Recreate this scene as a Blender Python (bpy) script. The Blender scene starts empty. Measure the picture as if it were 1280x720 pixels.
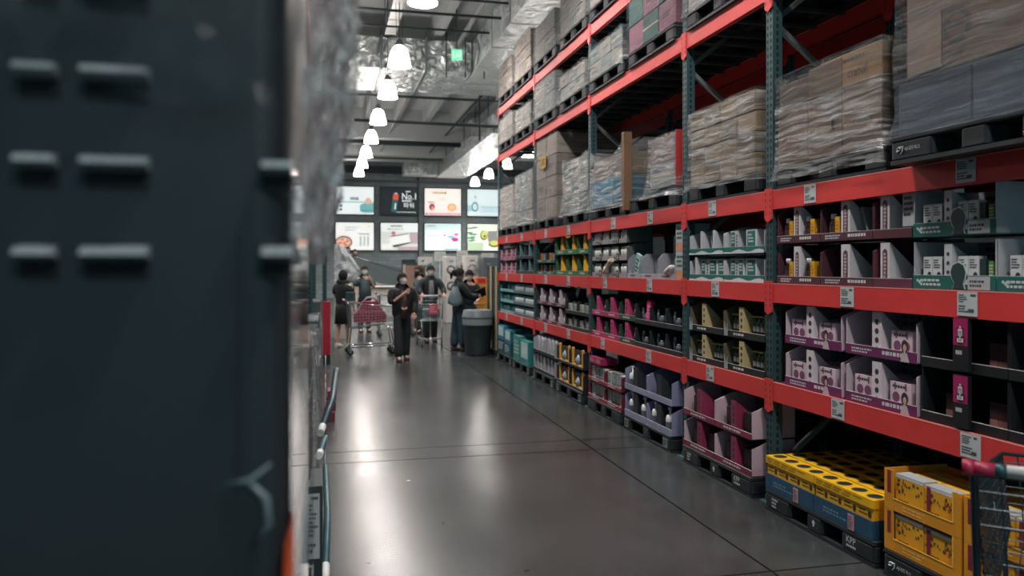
import bpy, math, random
from mathutils import Vector, Matrix, noise as mnoise

scene = bpy.context.scene
COL = scene.collection
PI = math.pi

# ------------------------------------------------------------------ camera, world, exposure
EYE = 1.685                      # eye height of the photographer
cam_data = bpy.data.cameras.new('camera')
cam = bpy.data.objects.new('camera', cam_data)
COL.objects.link(cam)
cam.location = (0, 0, EYE)
cam.rotation_euler = (PI/2, 0, -math.atan(0.233))
cam_data.sensor_width = 36
cam_data.lens = 28.125
cam_data.shift_y = -27/1280
cam_data.clip_start = 0.05
cam_data.clip_end = 200
cam_data.dof.use_dof = True
cam_data.dof.focus_distance = 5.6
cam_data.dof.aperture_fstop = 2.0
scene.camera = cam

world = bpy.data.worlds.new('world')
scene.world = world
world.use_nodes = True
bgn = world.node_tree.nodes['Background']
bgn.inputs[0].default_value = (0.26, 0.54, 0.64, 1)
bgn.inputs[1].default_value = 0.55

vs = scene.view_settings
vs.view_transform = 'Standard'
vs.look = 'None'
vs.gamma = 1
vs.use_curve_mapping = False
vs.exposure = 0.0

LAMP_W = 430                     # watts of the lamp inside each pendant
SHADE_E = 26.0                    # glow of the pendant glass
# rows of high-bay pendants (x, list of y); each pendant carries its own lamp
LAMP_ROWS = [(1.5, [-3.5, 0.4, 4.4, 8.5, 12.7, 16.8, 20.0, 23.7, 27.4, 31.0, 34.3, 37.6]),
             (7.5, [18.4, 22.1, 25.8, 29.5, 33.2, 37.0, 40.6]),  # nearest few are out of view, added for light beyond the racks
             (-4.4, [16.5, 19.8, 25.0, 29.0, 33.0, 37.0])]  # unseen row, added to brighten the far end

# ------------------------------------------------------------------ materials
_mats = {}
def lin(h):
    c = [int(h[i:i+2], 16)/255 for i in (0, 2, 4)]
    return [x/12.92 if x <= 0.04045 else ((x+0.055)/1.055)**2.4 for x in c]

def M(h, rough=0.5, metal=0.0, var=0.18, scale=9.0, bump=0.0, bscale=60.0, emit=0.0, spec=0.5, stretch=(1, 1, 1)):
    key = (h, rough, metal, var, scale, bump, bscale, emit, spec, stretch)
    if key in _mats:
        return _mats[key]
    m = bpy.data.materials.new('paint_' + h)
    m.use_nodes = True
    nt = m.node_tree; N = nt.nodes; L = nt.links
    p = N['Principled BSDF']
    c = lin(h)
    p.inputs['Roughness'].default_value = rough
    p.inputs['Metallic'].default_value = metal
    p.inputs['Specular IOR Level'].default_value = spec
    tc = N.new('ShaderNodeTexCoord')
    mp = N.new('ShaderNodeMapping'); mp.inputs['Scale'].default_value = stretch
    L.new(tc.outputs['Object'], mp.inputs['Vector'])
    nz = N.new('ShaderNodeTexNoise'); nz.inputs['Scale'].default_value = scale
    nz.inputs['Detail'].default_value = 4
    L.new(mp.outputs[0], nz.inputs['Vector'])
    mx = N.new('ShaderNodeMix'); mx.data_type = 'RGBA'
    mx.inputs[6].default_value = (*[min(1, x*(1+var)) for x in c], 1)
    mx.inputs[7].default_value = (*[x*(1-var) for x in c], 1)
    L.new(nz.outputs['Fac'], mx.inputs[0])
    L.new(mx.outputs[2], p.inputs['Base Color'])
    if emit:
        L.new(mx.outputs[2], p.inputs['Emission Color'])
        p.inputs['Emission Strength'].default_value = emit
    if bump:
        n2 = N.new('ShaderNodeTexNoise'); n2.inputs['Scale'].default_value = bscale
        n2.inputs['Detail'].default_value = 3
        L.new(mp.outputs[0], n2.inputs['Vector'])
        b = N.new('ShaderNodeBump'); b.inputs['Strength'].default_value = bump
        b.inputs['Distance'].default_value = 0.02
        L.new(n2.outputs['Fac'], b.inputs['Height'])
        L.new(b.outputs[0], p.inputs['Normal'])
    _mats[key] = m
    return m

def film_material(name, lo, hi, tint='c9d0d4', rot=0.10, rough=0.14, sx=1.6, sz=30.0, bump=0.6, metal=0.0, dist=0.10):
    # clear stretch film: mostly see-through, with long pulled streaks that are milky and catch the light
    m = bpy.data.materials.new(name)
    m.use_nodes = True
    nt = m.node_tree; N = nt.nodes; L = nt.links
    p = N['Principled BSDF']; out = N['Material Output']
    p.inputs['Base Color'].default_value = (*lin(tint), 1)
    p.inputs['Roughness'].default_value = rough
    p.inputs['Metallic'].default_value = metal
    p.inputs['Specular IOR Level'].default_value = 0.9
    tc = N.new('ShaderNodeTexCoord')
    oi = N.new('ShaderNodeObjectInfo')
    va = N.new('ShaderNodeVectorMath'); va.operation = 'ADD'
    L.new(tc.outputs['Object'], va.inputs[0]); L.new(oi.outputs['Location'], va.inputs[1])
    warp = N.new('ShaderNodeTexNoise'); warp.inputs['Scale'].default_value = 2.2; warp.inputs['Detail'].default_value = 2
    L.new(va.outputs[0], warp.inputs['Vector'])
    wv = N.new('ShaderNodeVectorMath'); wv.operation = 'SCALE'; wv.inputs['Scale'].default_value = dist
    L.new(warp.outputs['Color'], wv.inputs[0])
    vb = N.new('ShaderNodeVectorMath'); vb.operation = 'ADD'
    L.new(va.outputs[0], vb.inputs[0]); L.new(wv.outputs[0], vb.inputs[1])
    mp = N.new('ShaderNodeMapping')
    mp.inputs['Rotation'].default_value = (0, rot, 0)
    mp.inputs['Scale'].default_value = (sx, sx, sz)
    L.new(vb.outputs[0], mp.inputs['Vector'])
    n1 = N.new('ShaderNodeTexNoise'); n1.inputs['Scale'].default_value = 1.5
    n1.inputs['Detail'].default_value = 9; n1.inputs['Roughness'].default_value = 0.68
    L.new(mp.outputs[0], n1.inputs['Vector'])
    r = N.new('ShaderNodeMapRange')
    r.inputs['From Min'].default_value = 0.44; r.inputs['From Max'].default_value = 0.70
    r.inputs['To Min'].default_value = lo; r.inputs['To Max'].default_value = hi
    L.new(n1.outputs['Fac'], r.inputs['Value'])
    b = N.new('ShaderNodeBump'); b.inputs['Strength'].default_value = bump
    b.inputs['Distance'].default_value = 0.07
    L.new(n1.outputs['Fac'], b.inputs['Height']); L.new(b.outputs[0], p.inputs['Normal'])
    t = N.new('ShaderNodeBsdfTransparent')
    mix = N.new('ShaderNodeMixShader')
    L.new(r.outputs[0], mix.inputs[0]); L.new(t.outputs[0], mix.inputs[1]); L.new(p.outputs[0], mix.inputs[2])
    L.new(mix.outputs[0], out.inputs['Surface'])
    return m

FILM = film_material('stretch_film', 0.10, 0.70, tint='8d9496', metal=0.35, bump=1.0, rough=0.18)
FILM_LIGHT = film_material('stretch_film_light', 0.05, 0.92, tint='d6d9da', sz=26, sx=2.0, rot=0.16, metal=0.5, bump=1.0, rough=0.20)
FILM_DIAG = film_material('stretch_film_slanting', 0.12, 0.65, tint='7f8d9a', rot=0.4, sz=22, sx=1.2, metal=0.35, bump=1.0, rough=0.16)
FILM_NEAR = film_material('stretch_film_crumpled', 0.30, 1.0, tint='c6d2d6', rot=1.3, sz=6, sx=4, rough=0.15, metal=0.35, bump=0.10, dist=0.5)
FILM_NEAR.node_tree.nodes['Principled BSDF'].inputs['IOR'].default_value = 1.7
FILM_FOIL = film_material('stretch_film_silver', 0.55, 1.0, tint='e2e6e6', rot=0.6, sz=9, sx=5, rough=0.30, metal=0.15, bump=1.0, dist=0.8)

def foil_material():
    m = bpy.data.materials.new('duct_foil')
    m.use_nodes = True
    nt = m.node_tree; N = nt.nodes; L = nt.links
    p = N['Principled BSDF']
    p.inputs['Base Color'].default_value = (0.86, 0.91, 0.91, 1)
    p.inputs['Metallic'].default_value = 1.0
    p.inputs['Roughness'].default_value = 0.30
    tc = N.new('ShaderNodeTexCoord')
    n1 = N.new('ShaderNodeTexNoise'); n1.inputs['Scale'].default_value = 2.6
    n1.inputs['Detail'].default_value = 6; n1.inputs['Distortion'].default_value = 1.6
    L.new(tc.outputs['Object'], n1.inputs['Vector'])
    b = N.new('ShaderNodeBump'); b.inputs['Strength'].default_value = 1.0
    b.inputs['Distance'].default_value = 0.30
    L.new(n1.outputs['Fac'], b.inputs['Height']); L.new(b.outputs[0], p.inputs['Normal'])
    return m
FOIL = foil_material()

def floor_material():
    m = bpy.data.materials.new('polished_concrete')
    m.use_nodes = True
    nt = m.node_tree; N = nt.nodes; L = nt.links
    p = N['Principled BSDF']
    tc = N.new('ShaderNodeTexCoord')
    geo = N.new('ShaderNodeNewGeometry')
    n1 = N.new('ShaderNodeTexNoise'); n1.inputs['Scale'].default_value = 0.7
    n1.inputs['Detail'].default_value = 9; n1.inputs['Roughness'].default_value = 0.65
    L.new(geo.outputs['Position'], n1.inputs['Vector'])
    cr = N.new('ShaderNodeValToRGB')
    cr.color_ramp.elements[0].position = 0.3; cr.color_ramp.elements[0].color = (0.018, 0.022, 0.023, 1)
    cr.color_ramp.elements[1].position = 0.72; cr.color_ramp.elements[1].color = (0.072, 0.078, 0.077, 1)
    L.new(n1.outputs['Fac'], cr.inputs['Fac'])
    L.new(cr.outputs[0], p.inputs['Base Color'])
    n2 = N.new('ShaderNodeTexNoise'); n2.inputs['Scale'].default_value = 1.3
    n2.inputs['Detail'].default_value = 5
    L.new(geo.outputs['Position'], n2.inputs['Vector'])
    r = N.new('ShaderNodeMapRange')
    r.inputs['From Min'].default_value = 0.3; r.inputs['From Max'].default_value = 0.7
    r.inputs['To Min'].default_value = 0.205; r.inputs['To Max'].default_value = 0.262
    L.new(n2.outputs['Fac'], r.inputs['Value']); L.new(r.outputs[0], p.inputs['Roughness'])
    p.inputs['Specular IOR Level'].default_value = 0.55
    return m

def block_material():
    m = bpy.data.materials.new('grey_blockwork')
    m.use_nodes = True
    nt = m.node_tree; N = nt.nodes; L = nt.links
    p = N['Principled BSDF']; p.inputs['Roughness'].default_value = 0.85
    geo = N.new('ShaderNodeNewGeometry')
    sep = N.new('ShaderNodeSeparateXYZ'); L.new(geo.outputs['Position'], sep.inputs[0])
    cmb = N.new('ShaderNodeCombineXYZ'); L.new(sep.outputs['X'], cmb.inputs['X']); L.new(sep.outputs['Z'], cmb.inputs['Y'])
    br = N.new('ShaderNodeTexBrick'); br.inputs['Scale'].default_value = 1.0
    br.inputs['Brick Width'].default_value = 0.4; br.inputs['Row Height'].default_value = 0.2
    br.inputs['Mortar Size'].default_value = 0.008
    br.inputs['Color1'].default_value = (0.31, 0.36, 0.37, 1)
    br.inputs['Color2'].default_value = (0.235, 0.28, 0.29, 1)
    br.inputs['Mortar'].default_value = (0.19, 0.215, 0.22, 1)
    L.new(cmb.outputs[0], br.inputs['Vector'])
    L.new(br.outputs['Color'], p.inputs['Base Color'])
    return m

# ------------------------------------------------------------------ mesh builder
class MB:
    def __init__(self):
        self.v = []; self.f = []; self.m = []; self.sm = []
    def _add(self, vs, fs, mi=0, smooth=False):
        o = len(self.v)
        self.v += [tuple(x) for x in vs]
        self.f += [tuple(i+o for i in f) for f in fs]
        self.m += [mi]*len(fs); self.sm += [smooth]*len(fs)
        return self
    def box(self, x0, x1, y0, y1, z0, z1, mi=0):
        return self._add([(x0,y0,z0),(x1,y0,z0),(x1,y1,z0),(x0,y1,z0),(x0,y0,z1),(x1,y0,z1),(x1,y1,z1),(x0,y1,z1)],
            [(3,2,1,0),(4,5,6,7),(0,1,5,4),(1,2,6,5),(2,3,7,6),(3,0,4,7)], mi)
    def bevbox(self, x0, x1, y0, y1, z0, z1, r=0.01, mi=0, n=2):
        # box with rounded vertical edges and chamfered top and bottom
        pts = []
        for cx, cy, a0 in ((x1-r, y1-r, 0), (x0+r, y1-r, PI/2), (x0+r, y0+r, PI), (x1-r, y0+r, 1.5*PI)):
            for k in range(n+1):
                a = a0 + PI/2*k/n
                pts.append((cx + r*math.cos(a), cy + r*math.sin(a)))
        cx, cy = (x0+x1)/2, (y0+y1)/2
        c = min(r*0.5, (z1-z0)*0.2)
        def ring(z, ins):
            sx = 1 - 2*ins/(x1-x0); sy = 1 - 2*ins/(y1-y0)
            return [(cx+(x-cx)*sx, cy+(y-cy)*sy, z) for x, y in pts]
        return self.rings([ring(z0, c), ring(z0+c, 0), ring(z1-c, 0), ring(z1, c)], mi, True, True, False)
    def rings(self, rings, mi=0, cap0=True, cap1=True, smooth=True, closed=True):
        n = len(rings[0]); vs = [p for r in rings for p in r]; fs = []
        for i in range(len(rings)-1):
            for k in range(n if closed else n-1):
                a = i*n+k; b = i*n+(k+1) % n
                fs.append((a, b, b+n, a+n))
        self._add(vs, fs, mi, smooth)
        o = len(self.v) - len(vs)
        if cap0: self.f.append(tuple(o+k for k in reversed(range(n)))); self.m.append(mi); self.sm.append(False)
        if cap1: self.f.append(tuple(o+(len(rings)-1)*n+k for k in range(n))); self.m.append(mi); self.sm.append(False)
        return self
    def lathe(self, prof, cx=0, cy=0, cz=0, n=14, mi=0, cap0=True, cap1=True, smooth=True):
        return self.rings([[(cx+r*math.cos(2*PI*k/n), cy+r*math.sin(2*PI*k/n), cz+z) for k in range(n)] for r, z in prof], mi, cap0, cap1, smooth)
    def tube(self, path, r, n=6, mi=0, cap=True):
        P = [Vector(p) for p in path]; rings = []
        for i, p in enumerate(P):
            d = (P[min(i+1, len(P)-1)] - P[max(i-1, 0)]).normalized()
            up = Vector((0, 0, 1)) if abs(d.z) < 0.9 else Vector((1, 0, 0))
            a = d.cross(up).normalized(); b = a.cross(d).normalized()
            rr = r[i] if isinstance(r, (list, tuple)) else r
            rings.append([tuple(p + (a*math.cos(2*PI*k/n) + b*math.sin(2*PI*k/n))*rr) for k in range(n)])
        return self.rings(rings, mi, cap, cap, n > 4)
    def bar(self, p, q, w, h=None, mi=0):
        h = h or w
        P, Q = Vector(p), Vector(q); d = (Q-P).normalized()
        up = Vector((0, 0, 1)) if abs(d.z) < 0.95 else Vector((0, 1, 0))
        a = d.cross(up).normalized()*w/2; b = a.cross(d).normalized()*h/2
        rs = [[tuple(c+a+b), tuple(c-a+b), tuple(c-a-b), tuple(c+a-b)] for c in (P, Q)]
        return self.rings(rs, mi, True, True, False)
    def prism(self, poly, lo, hi, axis='x', mi=0):
        # poly in the plane across axis; x: (y,z)  y: (x,z)  z: (x,y)
        def P(a, b, t):
            return (t, a, b) if axis == 'x' else (a, t, b) if axis == 'y' else (a, b, t)
        n = len(poly)
        vs = [P(a, b, lo) for a, b in poly] + [P(a, b, hi) for a, b in poly]
        fs = [tuple(range(n)), tuple(reversed(range(n, 2*n)))] + [(k, n+k, n+(k+1) % n, (k+1) % n) for k in range(n)]
        return self._add(vs, fs, mi)
    def quad(self, x0, x1, z0, z1, y=-0.0008, mi=0):      # flat print on a front face
        return self._add([(x0,y,z0),(x1,y,z0),(x1,y,z1),(x0,y,z1)], [(0,1,2,3)], mi)
    def disc(self, x, z, rx, rz=None, y=-0.001, mi=0, n=14):
        rz = rz or rx
        return self._add([(x+rx*math.cos(2*PI*k/n), y, z+rz*math.sin(2*PI*k/n)) for k in range(n)], [tuple(range(n))], mi)
    def poly(self, pts, y=-0.001, mi=0):
        return self._add([(a, y, b) for a, b in pts], [tuple(range(len(pts)))], mi)
    def lines(self, x0, x1, z0, z1, rows, mi=0, y=-0.001, seed=0, fill=0.55):   # unreadable small print
        rg = random.Random(seed); h = (z1-z0)/rows
        for i in range(rows):
            x = x0; zz = z1 - (i+1)*h; end = x0 + (x1-x0)*rg.uniform(0.55, 1)
            while x < end:
                w = (x1-x0)*rg.uniform(0.06, 0.16)
                self.quad(x, min(x+w, x1), zz + h*0.2, zz + h*(0.2+fill), y, mi)
                x += w + (x1-x0)*0.035
        return self
    def sphere(self, c, rx, ry=None, rz=None, nu=12, nv=8, mi=0):
        ry = ry or rx; rz = rz or rx
        prof = []
        for j in range(1, nv):
            t = PI*j/nv
            prof.append([(c[0]+rx*math.sin(t)*math.cos(2*PI*k/nu), c[1]+ry*math.sin(t)*math.sin(2*PI*k/nu), c[2]-rz*math.cos(t)) for k in range(nu)])
        return self.rings(prof, mi, True, True, True)
    def mesh(self, name, mats):
        me = bpy.data.meshes.new(name)
        me.from_pydata(self.v, [], self.f)
        for m in (mats if isinstance(mats, (list, tuple)) else [mats]):
            me.materials.append(m)
        me.polygons.foreach_set('material_index', self.m)
        me.polygons.foreach_set('use_smooth', self.sm)
        me.update()
        return me

_cache = {}
def cached(key, fn):
    if key not in _cache:
        _cache[key] = fn()
    return _cache[key]

def link(name, data, parent=None, loc=(0, 0, 0), rot=None):
    o = bpy.data.objects.new(name, data)
    COL.objects.link(o)
    o.parent = parent
    o.location = loc
    if rot: o.rotation_euler = rot
    return o

def thing(name, label, cat, loc=(0, 0, 0), rz=0, group=None, data=None, rot=None):
    o = link(name, data, None, loc, rot or (0, 0, rz))
    o['label'] = label; o['category'] = cat
    if group: o['group'] = group
    return o

def part(name, data, parent, loc=(0, 0, 0), rot=None, label=None, stuff=False):
    o = link(name, data, parent, loc, rot)
    if label: o['label'] = label
    if stuff: o['kind'] = 'stuff'
    return o

def struct(name, data, loc=(0, 0, 0), rz=0):
    o = link(name, data, None, loc, (0, 0, rz)); o['kind'] = 'structure'
    return o

RACK = -PI/2        # things on the right rack: local x runs along the aisle (towards the camera), local y into the rack
ORD = ['first', 'second', 'third', 'fourth', 'fifth', 'sixth', 'seventh', 'eighth', 'ninth', 'tenth', 'eleventh', 'twelfth']

def text_data(s, m, height=1.0):
    def mk():
        cu = bpy.data.curves.new('lettering', 'FONT')
        cu.body = s; cu.size = 1.0; cu.resolution_u = 2; cu.align_x = 'LEFT'
        o = bpy.data.objects.new('lettering', cu); COL.objects.link(o)
        dg = bpy.context.evaluated_depsgraph_get(); dg.update()
        me = bpy.data.meshes.new_from_object(o.evaluated_get(dg))
        bpy.data.objects.remove(o); me.name = 'lettering'
        xs = [v.co.x for v in me.vertices]; ys = [v.co.y for v in me.vertices]
        x0, y0, hh = min(xs), min(ys), max(ys)-min(ys)
        for v in me.vertices:                       # stand it up: reads along x, faces -y
            v.co = ((v.co.x-x0)/hh, 0, (v.co.y-y0)/hh)
        me.materials.clear(); me.materials.append(m)
        return me
    return cached(('text', s, m.name), mk)

def lettering(s, m, parent, x, y, z, height, width=None, rz=0, name='lettering'):
    me = text_data(s, m)
    o = part(name, me, parent, (x, y, z), (0, 0, rz))
    w = max(v.co.x for v in me.vertices)
    o.scale = ((width/w) if width else height, 1, height)
    return o

# ------------------------------------------------------------------ the hall: floor, ceiling, walls
XR = 3.077                                         # front plane of the right rack
POSTS = [2.53, 5.13, 6.51, 9.11, 11.71, 14.30]     # upright frames along the aisle
LEV = [0.871, 1.565, 2.222, 3.722, 4.566]          # top of each pair of beams
WALL_Y = 44.0

FLOORM = floor_material()
joint = M('1c2021', 0.9)
fl = struct('floor', MB().box(-14, 16, -9, 46, -0.30, -0.012).mesh('floor', joint))
xs = [-14, -9, -4.2, 2.40, 9.0, 16]
ys = [-9, -3.2, 3.98, 7.00, 7.42, 14.2, 21, 28, 35, 46]
for i in range(len(xs)-1):
    for j in range(len(ys)-1):
        g = 0.008
        part('slab', MB().box(xs[i]+g, xs[i+1]-g, ys[j]+g, ys[j+1]-g, -0.2, 0).mesh('slab', FLOORM), fl)

CEILM = M('cbd0d0', 0.9, var=0.1, scale=1.0)
RIBM = M('c6cbcb', 0.9, var=0.1, scale=1.0)
ce = struct('ceiling', MB().box(-14, 16, -9, 46, 8.30, 8.5).mesh('ceiling', CEILM))
def mk_rib(y0, y1):
    return MB().prism([(-0.16, 0.55), (-0.11, 0), (0.11, 0), (0.16, 0.55)], y0, y1, 'y').mesh('rib', RIBM)
for k in range(-12, 10):
    x = 2.9 + 1.24*k
    if -12.5 < x < 14.5:
        part('rib', cached('rib1', lambda: mk_rib(-9, 34.0)), ce, (x, 0, 7.75))
        part('rib', cached('rib2', lambda: mk_rib(34.6, 39.4)), ce, (x, 0, 7.75))
part('girder', MB().box(-14, 16, 34.0, 34.6, 7.1, 8.3).mesh('girder', RIBM), ce)
part('girder', MB().box(-14, 16, 39.4, 40.0, 7.1, 8.3).mesh('girder', RIBM), ce)

wf = struct('wall_far', MB().box(-14, 16, WALL_Y, WALL_Y+0.3, 0, 8.3).mesh('wall_far', block_material()))
steel = M('2f3b3f', 0.6)
part('steel_beam', MB().box(-14, 16, WALL_Y-0.35, WALL_Y-0.02, 6.75, 7.1).box(-14, 16, WALL_Y-0.5, WALL_Y-0.36, 6.70, 6.76).mesh('steel_beam', steel), wf)
part('rail', MB().box(-14, 16, WALL_Y-0.12, WALL_Y-0.02, 6.25, 6.37).mesh('rail', M('59666a', 0.6)), wf)
struct('wall_left', MB().box(-14.3, -14, -9, 46, 0, 8.3).mesh('wall_left', M('4c5659', 0.9)))
struct('wall_right', MB().box(16, 16.3, -9, 46, 0, 8.3).mesh('wall_right', M('4c5659', 0.9)))

# ------------------------------------------------------------------ pallet racks
POSTM = M('2c484c', 0.45, var=0.12)
HOLEM = M('0b1416', 0.9)
REDM = M('d03c3b', 0.42, var=0.10, scale=5)
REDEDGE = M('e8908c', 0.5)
STEELM = M('6d7678', 0.45, 0.3)

def post_mesh(h):
    b = MB()
    b.box(-0.043, 0.043, 0, 0.008, 0, h)                # front flange
    b.box(-0.043, -0.036, 0.008, 0.075, 0, h); b.box(0.036, 0.043, 0.008, 0.075, 0, h)
    b.box(-0.036, -0.018, 0.068, 0.075, 0, h); b.box(0.018, 0.036, 0.068, 0.075, 0, h)
    return b.mesh('post', POSTM)
def holes_mesh(h):
    b = MB(); z = 0.12
    while z < h-0.05:
        for x in (-0.021, 0.021):
            b.poly([(x-0.008, z), (x+0.008, z+0.004), (x+0.010, z+0.026), (x, z+0.032), (x-0.010, z+0.026)], -0.0008)
        for s in (-1, 1):
            b._add([(s*0.0438, 0.028, z), (s*0.0438, 0.046, z), (s*0.0438, 0.046, z+0.03), (s*0.0438, 0.028, z+0.03)], [(0, 1, 2, 3)])
        z += 0.0508
    return b.mesh('slot_or_shade', HOLEM)

def frame(label, x, y, h, rear=False):
    t = thing('upright_frame', label, 'rack frame', (x, y, 0), RACK, 'upright frames of the pallet rack')
    for yy in (0.0, 0.985):
        p = part('post', cached(('post', h), lambda: post_mesh(h)), t, (0, yy, 0))
        part('slot_or_shade', cached(('slot_or_shade', h), lambda: holes_mesh(h)), p, stuff=True)
        part('foot_plate', cached('foot', lambda: MB().box(-0.075, 0.075, -0.04, 0.11, 0, 0.012).box(-0.06, -0.05, 0, 0.08, 0.012, 0.05).box(0.05, 0.06, 0, 0.08, 0.012, 0.05).mesh('foot_plate', M('3f6a68', 0.5))), t, (0, yy, 0))
    z = 0.25; s = 0
    while z + 0.8 < h:
        a, b_ = (0.06, 1.0) if s == 0 else (1.0, 0.06)
        part('brace', cached(('brace', s), lambda: MB().bar((0, a, 0), (0, b_, 0.75), 0.035).mesh('brace', STEELM)), t, (0, 0, z))
        z += 0.8; s = 1 - s
    return t

BAYN = ['nearest bay', 'one-pallet bay', 'third bay', 'fourth bay', 'farthest bay']
LVN = ['first', 'second', 'third', 'fourth', 'fifth']
frames = ['dark green upright frame beside the shopping cart, out by the near end',
          'dark green upright frame behind yellow cartons, between nearest bay and one-pallet bay',
          'dark green upright frame between one-pallet bay and third bay, by lavender bottles',
          'dark green upright frame between third bay and fourth bay, by red cartons',
          'dark green upright frame between fourth bay and farthest bay, by teal boxes',
          'dark green upright frame closing the far end of the red rack']
for i, y in enumerate(POSTS):
    frame(frames[i], XR, y, 4.60 if i == 5 else 5.25)

def beam_mesh(L):
    b = MB()
    b.box(0.046, L-0.046, -0.005, 0.045, -0.135, -0.03)
    b.box(0.046, L-0.046, -0.005, 0.020, -0.03, 0)
    b.box(0.046, L-0.046, 0.020, 0.045, -0.032, -0.029)
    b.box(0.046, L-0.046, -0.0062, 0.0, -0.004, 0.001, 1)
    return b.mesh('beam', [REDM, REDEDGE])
def connector_mesh(s):
    b = MB()
    b.prism([(-0.047 if s > 0 else 0.047, 0.015), (-0.047 if s > 0 else 0.047, -0.20), (0.0, -0.225), (0.002*s, 0.015)], -0.012, -0.001, 'y')
    for k in range(4):
        b.quad(-0.030*s-0.004, -0.030*s+0.004, -0.17+k*0.045, -0.15+k*0.045, -0.0128, 1)
    return b.mesh('connector', [REDM, HOLEM])

def beam(label, x, y_far, L, z, group):
    t = thing('rack_beam', label, 'rack beam', (x, y_far, z), RACK, group)
    part('rail', cached(('beam', round(L, 3)), lambda: beam_mesh(L)), t)
    part('connector', cached(('con', -1), lambda: connector_mesh(-1)), t, (0, 0, 0))
    part('connector', cached(('con', 1), lambda: connector_mesh(1)), t, (L, 0, 0))
    return t

BARM = M('4b5658', 0.5, 0.3)
for bi in range(5):
    y0, y1 = POSTS[bi], POSTS[bi+1]; L = y1-y0
    for li, z in enumerate(LEV):
        beam(f'red front rack beam, {LVN[li]} level up from the floor, {BAYN[bi]}', XR, y1, L, z, 'red beams along the rack front')
        beam(f'red rear rack beam in shade, {LVN[li]} level up, {BAYN[bi]}', XR+0.98, y1, L, z, 'red beams along the rack rear')
        t = thing('shelf_deck', f'grey steel shelf deck on the {LVN[li]} beams, {BAYN[bi]}', 'shelf', (XR, y1, z), RACK, 'steel shelf decks')
        n = max(3, int(L/0.32))
        for k in range(n):
            part('crossbar', cached('xbar', lambda: MB().box(-0.02, 0.02, 0.022, 0.958, -0.028, -0.001).mesh('crossbar', BARM)), t, (0.12+(L-0.24)*k/(n-1), 0, 0))
        if li < 2:
            part('deck_panel', cached(('deck', round(L, 3)), lambda: MB().box(0.06, L-0.06, 0.05, 0.95, -0.0009, 0.0012).mesh('deck_panel', M('3a4446', 0.6))), t)

# the rear rack standing back to back, seen only as dark beams and dark wrapped goods
RX = XR + 1.35
for i, y in enumerate(POSTS[:5]):
    frame(['dark upright frame of the rear rack behind cartons, nearest', 'dark upright frame of the rear rack, second along',
           'dark upright frame of the rear rack, third along', 'dark upright frame of the rear rack, fourth along',
           'dark upright frame of the rear rack, farthest along'][i], RX, y, 5.25)
for bi in range(4):
    y0, y1 = POSTS[bi], POSTS[bi+1]
    for li in (2, 3, 4):
        beam(f'red beam of the rear rack in darkness, {LVN[li]} level, {BAYN[bi]}', RX, y1, y1-y0, LEV[li], 'red beams of the rear rack')
    n = 1 if bi == 1 else 2
    for li in (2, 3, 4):
        t = thing('shelf_deck', f'steel shelf deck of the rear rack in darkness, {LVN[li]} level, {BAYN[bi]}', 'shelf', (RX, y1, LEV[li]), RACK, 'rear rack shelf decks')
        for k in range(5):
            part('crossbar', cached('xbar', None), t, (0.12+(y1-y0-0.24)*k/4, 0, 0))
    for li in (-1, 2, 3, 4):
        z = 0 if li < 0 else LEV[li]
        h = 1.9 if li < 0 else (LEV[li+1]-z-0.22) if li < 4 else 1.0
        for k in range(n):
            w = 1.14
            half = '' if n == 1 else [', far half', ', near half'][k]
            where = 'on the floor' if li < 0 else f'{LVN[li]} level'
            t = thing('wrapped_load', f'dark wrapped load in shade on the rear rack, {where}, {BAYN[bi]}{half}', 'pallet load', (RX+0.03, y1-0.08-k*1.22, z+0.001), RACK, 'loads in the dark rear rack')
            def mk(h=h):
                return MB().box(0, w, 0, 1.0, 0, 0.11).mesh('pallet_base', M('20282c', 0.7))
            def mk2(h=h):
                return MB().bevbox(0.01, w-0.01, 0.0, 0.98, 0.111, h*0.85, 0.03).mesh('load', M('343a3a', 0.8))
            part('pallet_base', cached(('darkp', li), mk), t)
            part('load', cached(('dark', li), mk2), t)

# shelf price cards
def card_mesh(seed):
    b = MB().box(0, 0.125, -0.003, 0, 0, 0.118)
    b.lines(0.010, 0.07, 0.065, 0.108, 4, 1, -0.0038, seed)
    b.lines(0.085, 0.118, 0.094, 0.108, 1, 1, -0.0038, seed+1, 0.8)
    b.lines(0.010, 0.075, 0.015, 0.055, 3, 1, -0.0038, seed+2)
    b.lines(0.070, 0.118, 0.012, 0.036, 1, 1, -0.0038, seed+3, 0.8)
    return b.mesh('price_card', [M('b9c2c3', 0.5, var=0.05), M('2a3134', 0.7)])
cards = [(0, 0, [3.30, 4.34]), (0, 1, [3.32, 4.25]), (0, 2, [3.33, 4.63]),
         (1, 0, [6.02]), (1, 1, [5.93]), (1, 2, [5.98]),
         (2, 0, [7.30, 8.63]), (2, 1, [7.28, 8.55]), (2, 2, [7.26, 8.28]),
         (3, 0, [9.95, 11.05]), (3, 1, [9.95, 11.05]), (3, 2, [9.95, 11.05]),
         (4, 0, [12.5, 13.6]), (4, 1, [12.5, 13.6]), (4, 2, [12.5, 13.6])]
for bi, li, yy in cards:
    for k, y in enumerate(yy):
        side = '' if len(yy) == 1 else (' near half of' if k == 0 else ' far half of')
        thing('price_card', f'white price card on {LVN[li]} red beam,{side} {BAYN[bi]}', 'price card',
              (XR-0.006, y+0.0625, LEV[li]-0.124), RACK, 'price cards on the beams', cached(('card', (bi+li+k) % 5), lambda: card_mesh(bi*7+li*3+k)))

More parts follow.
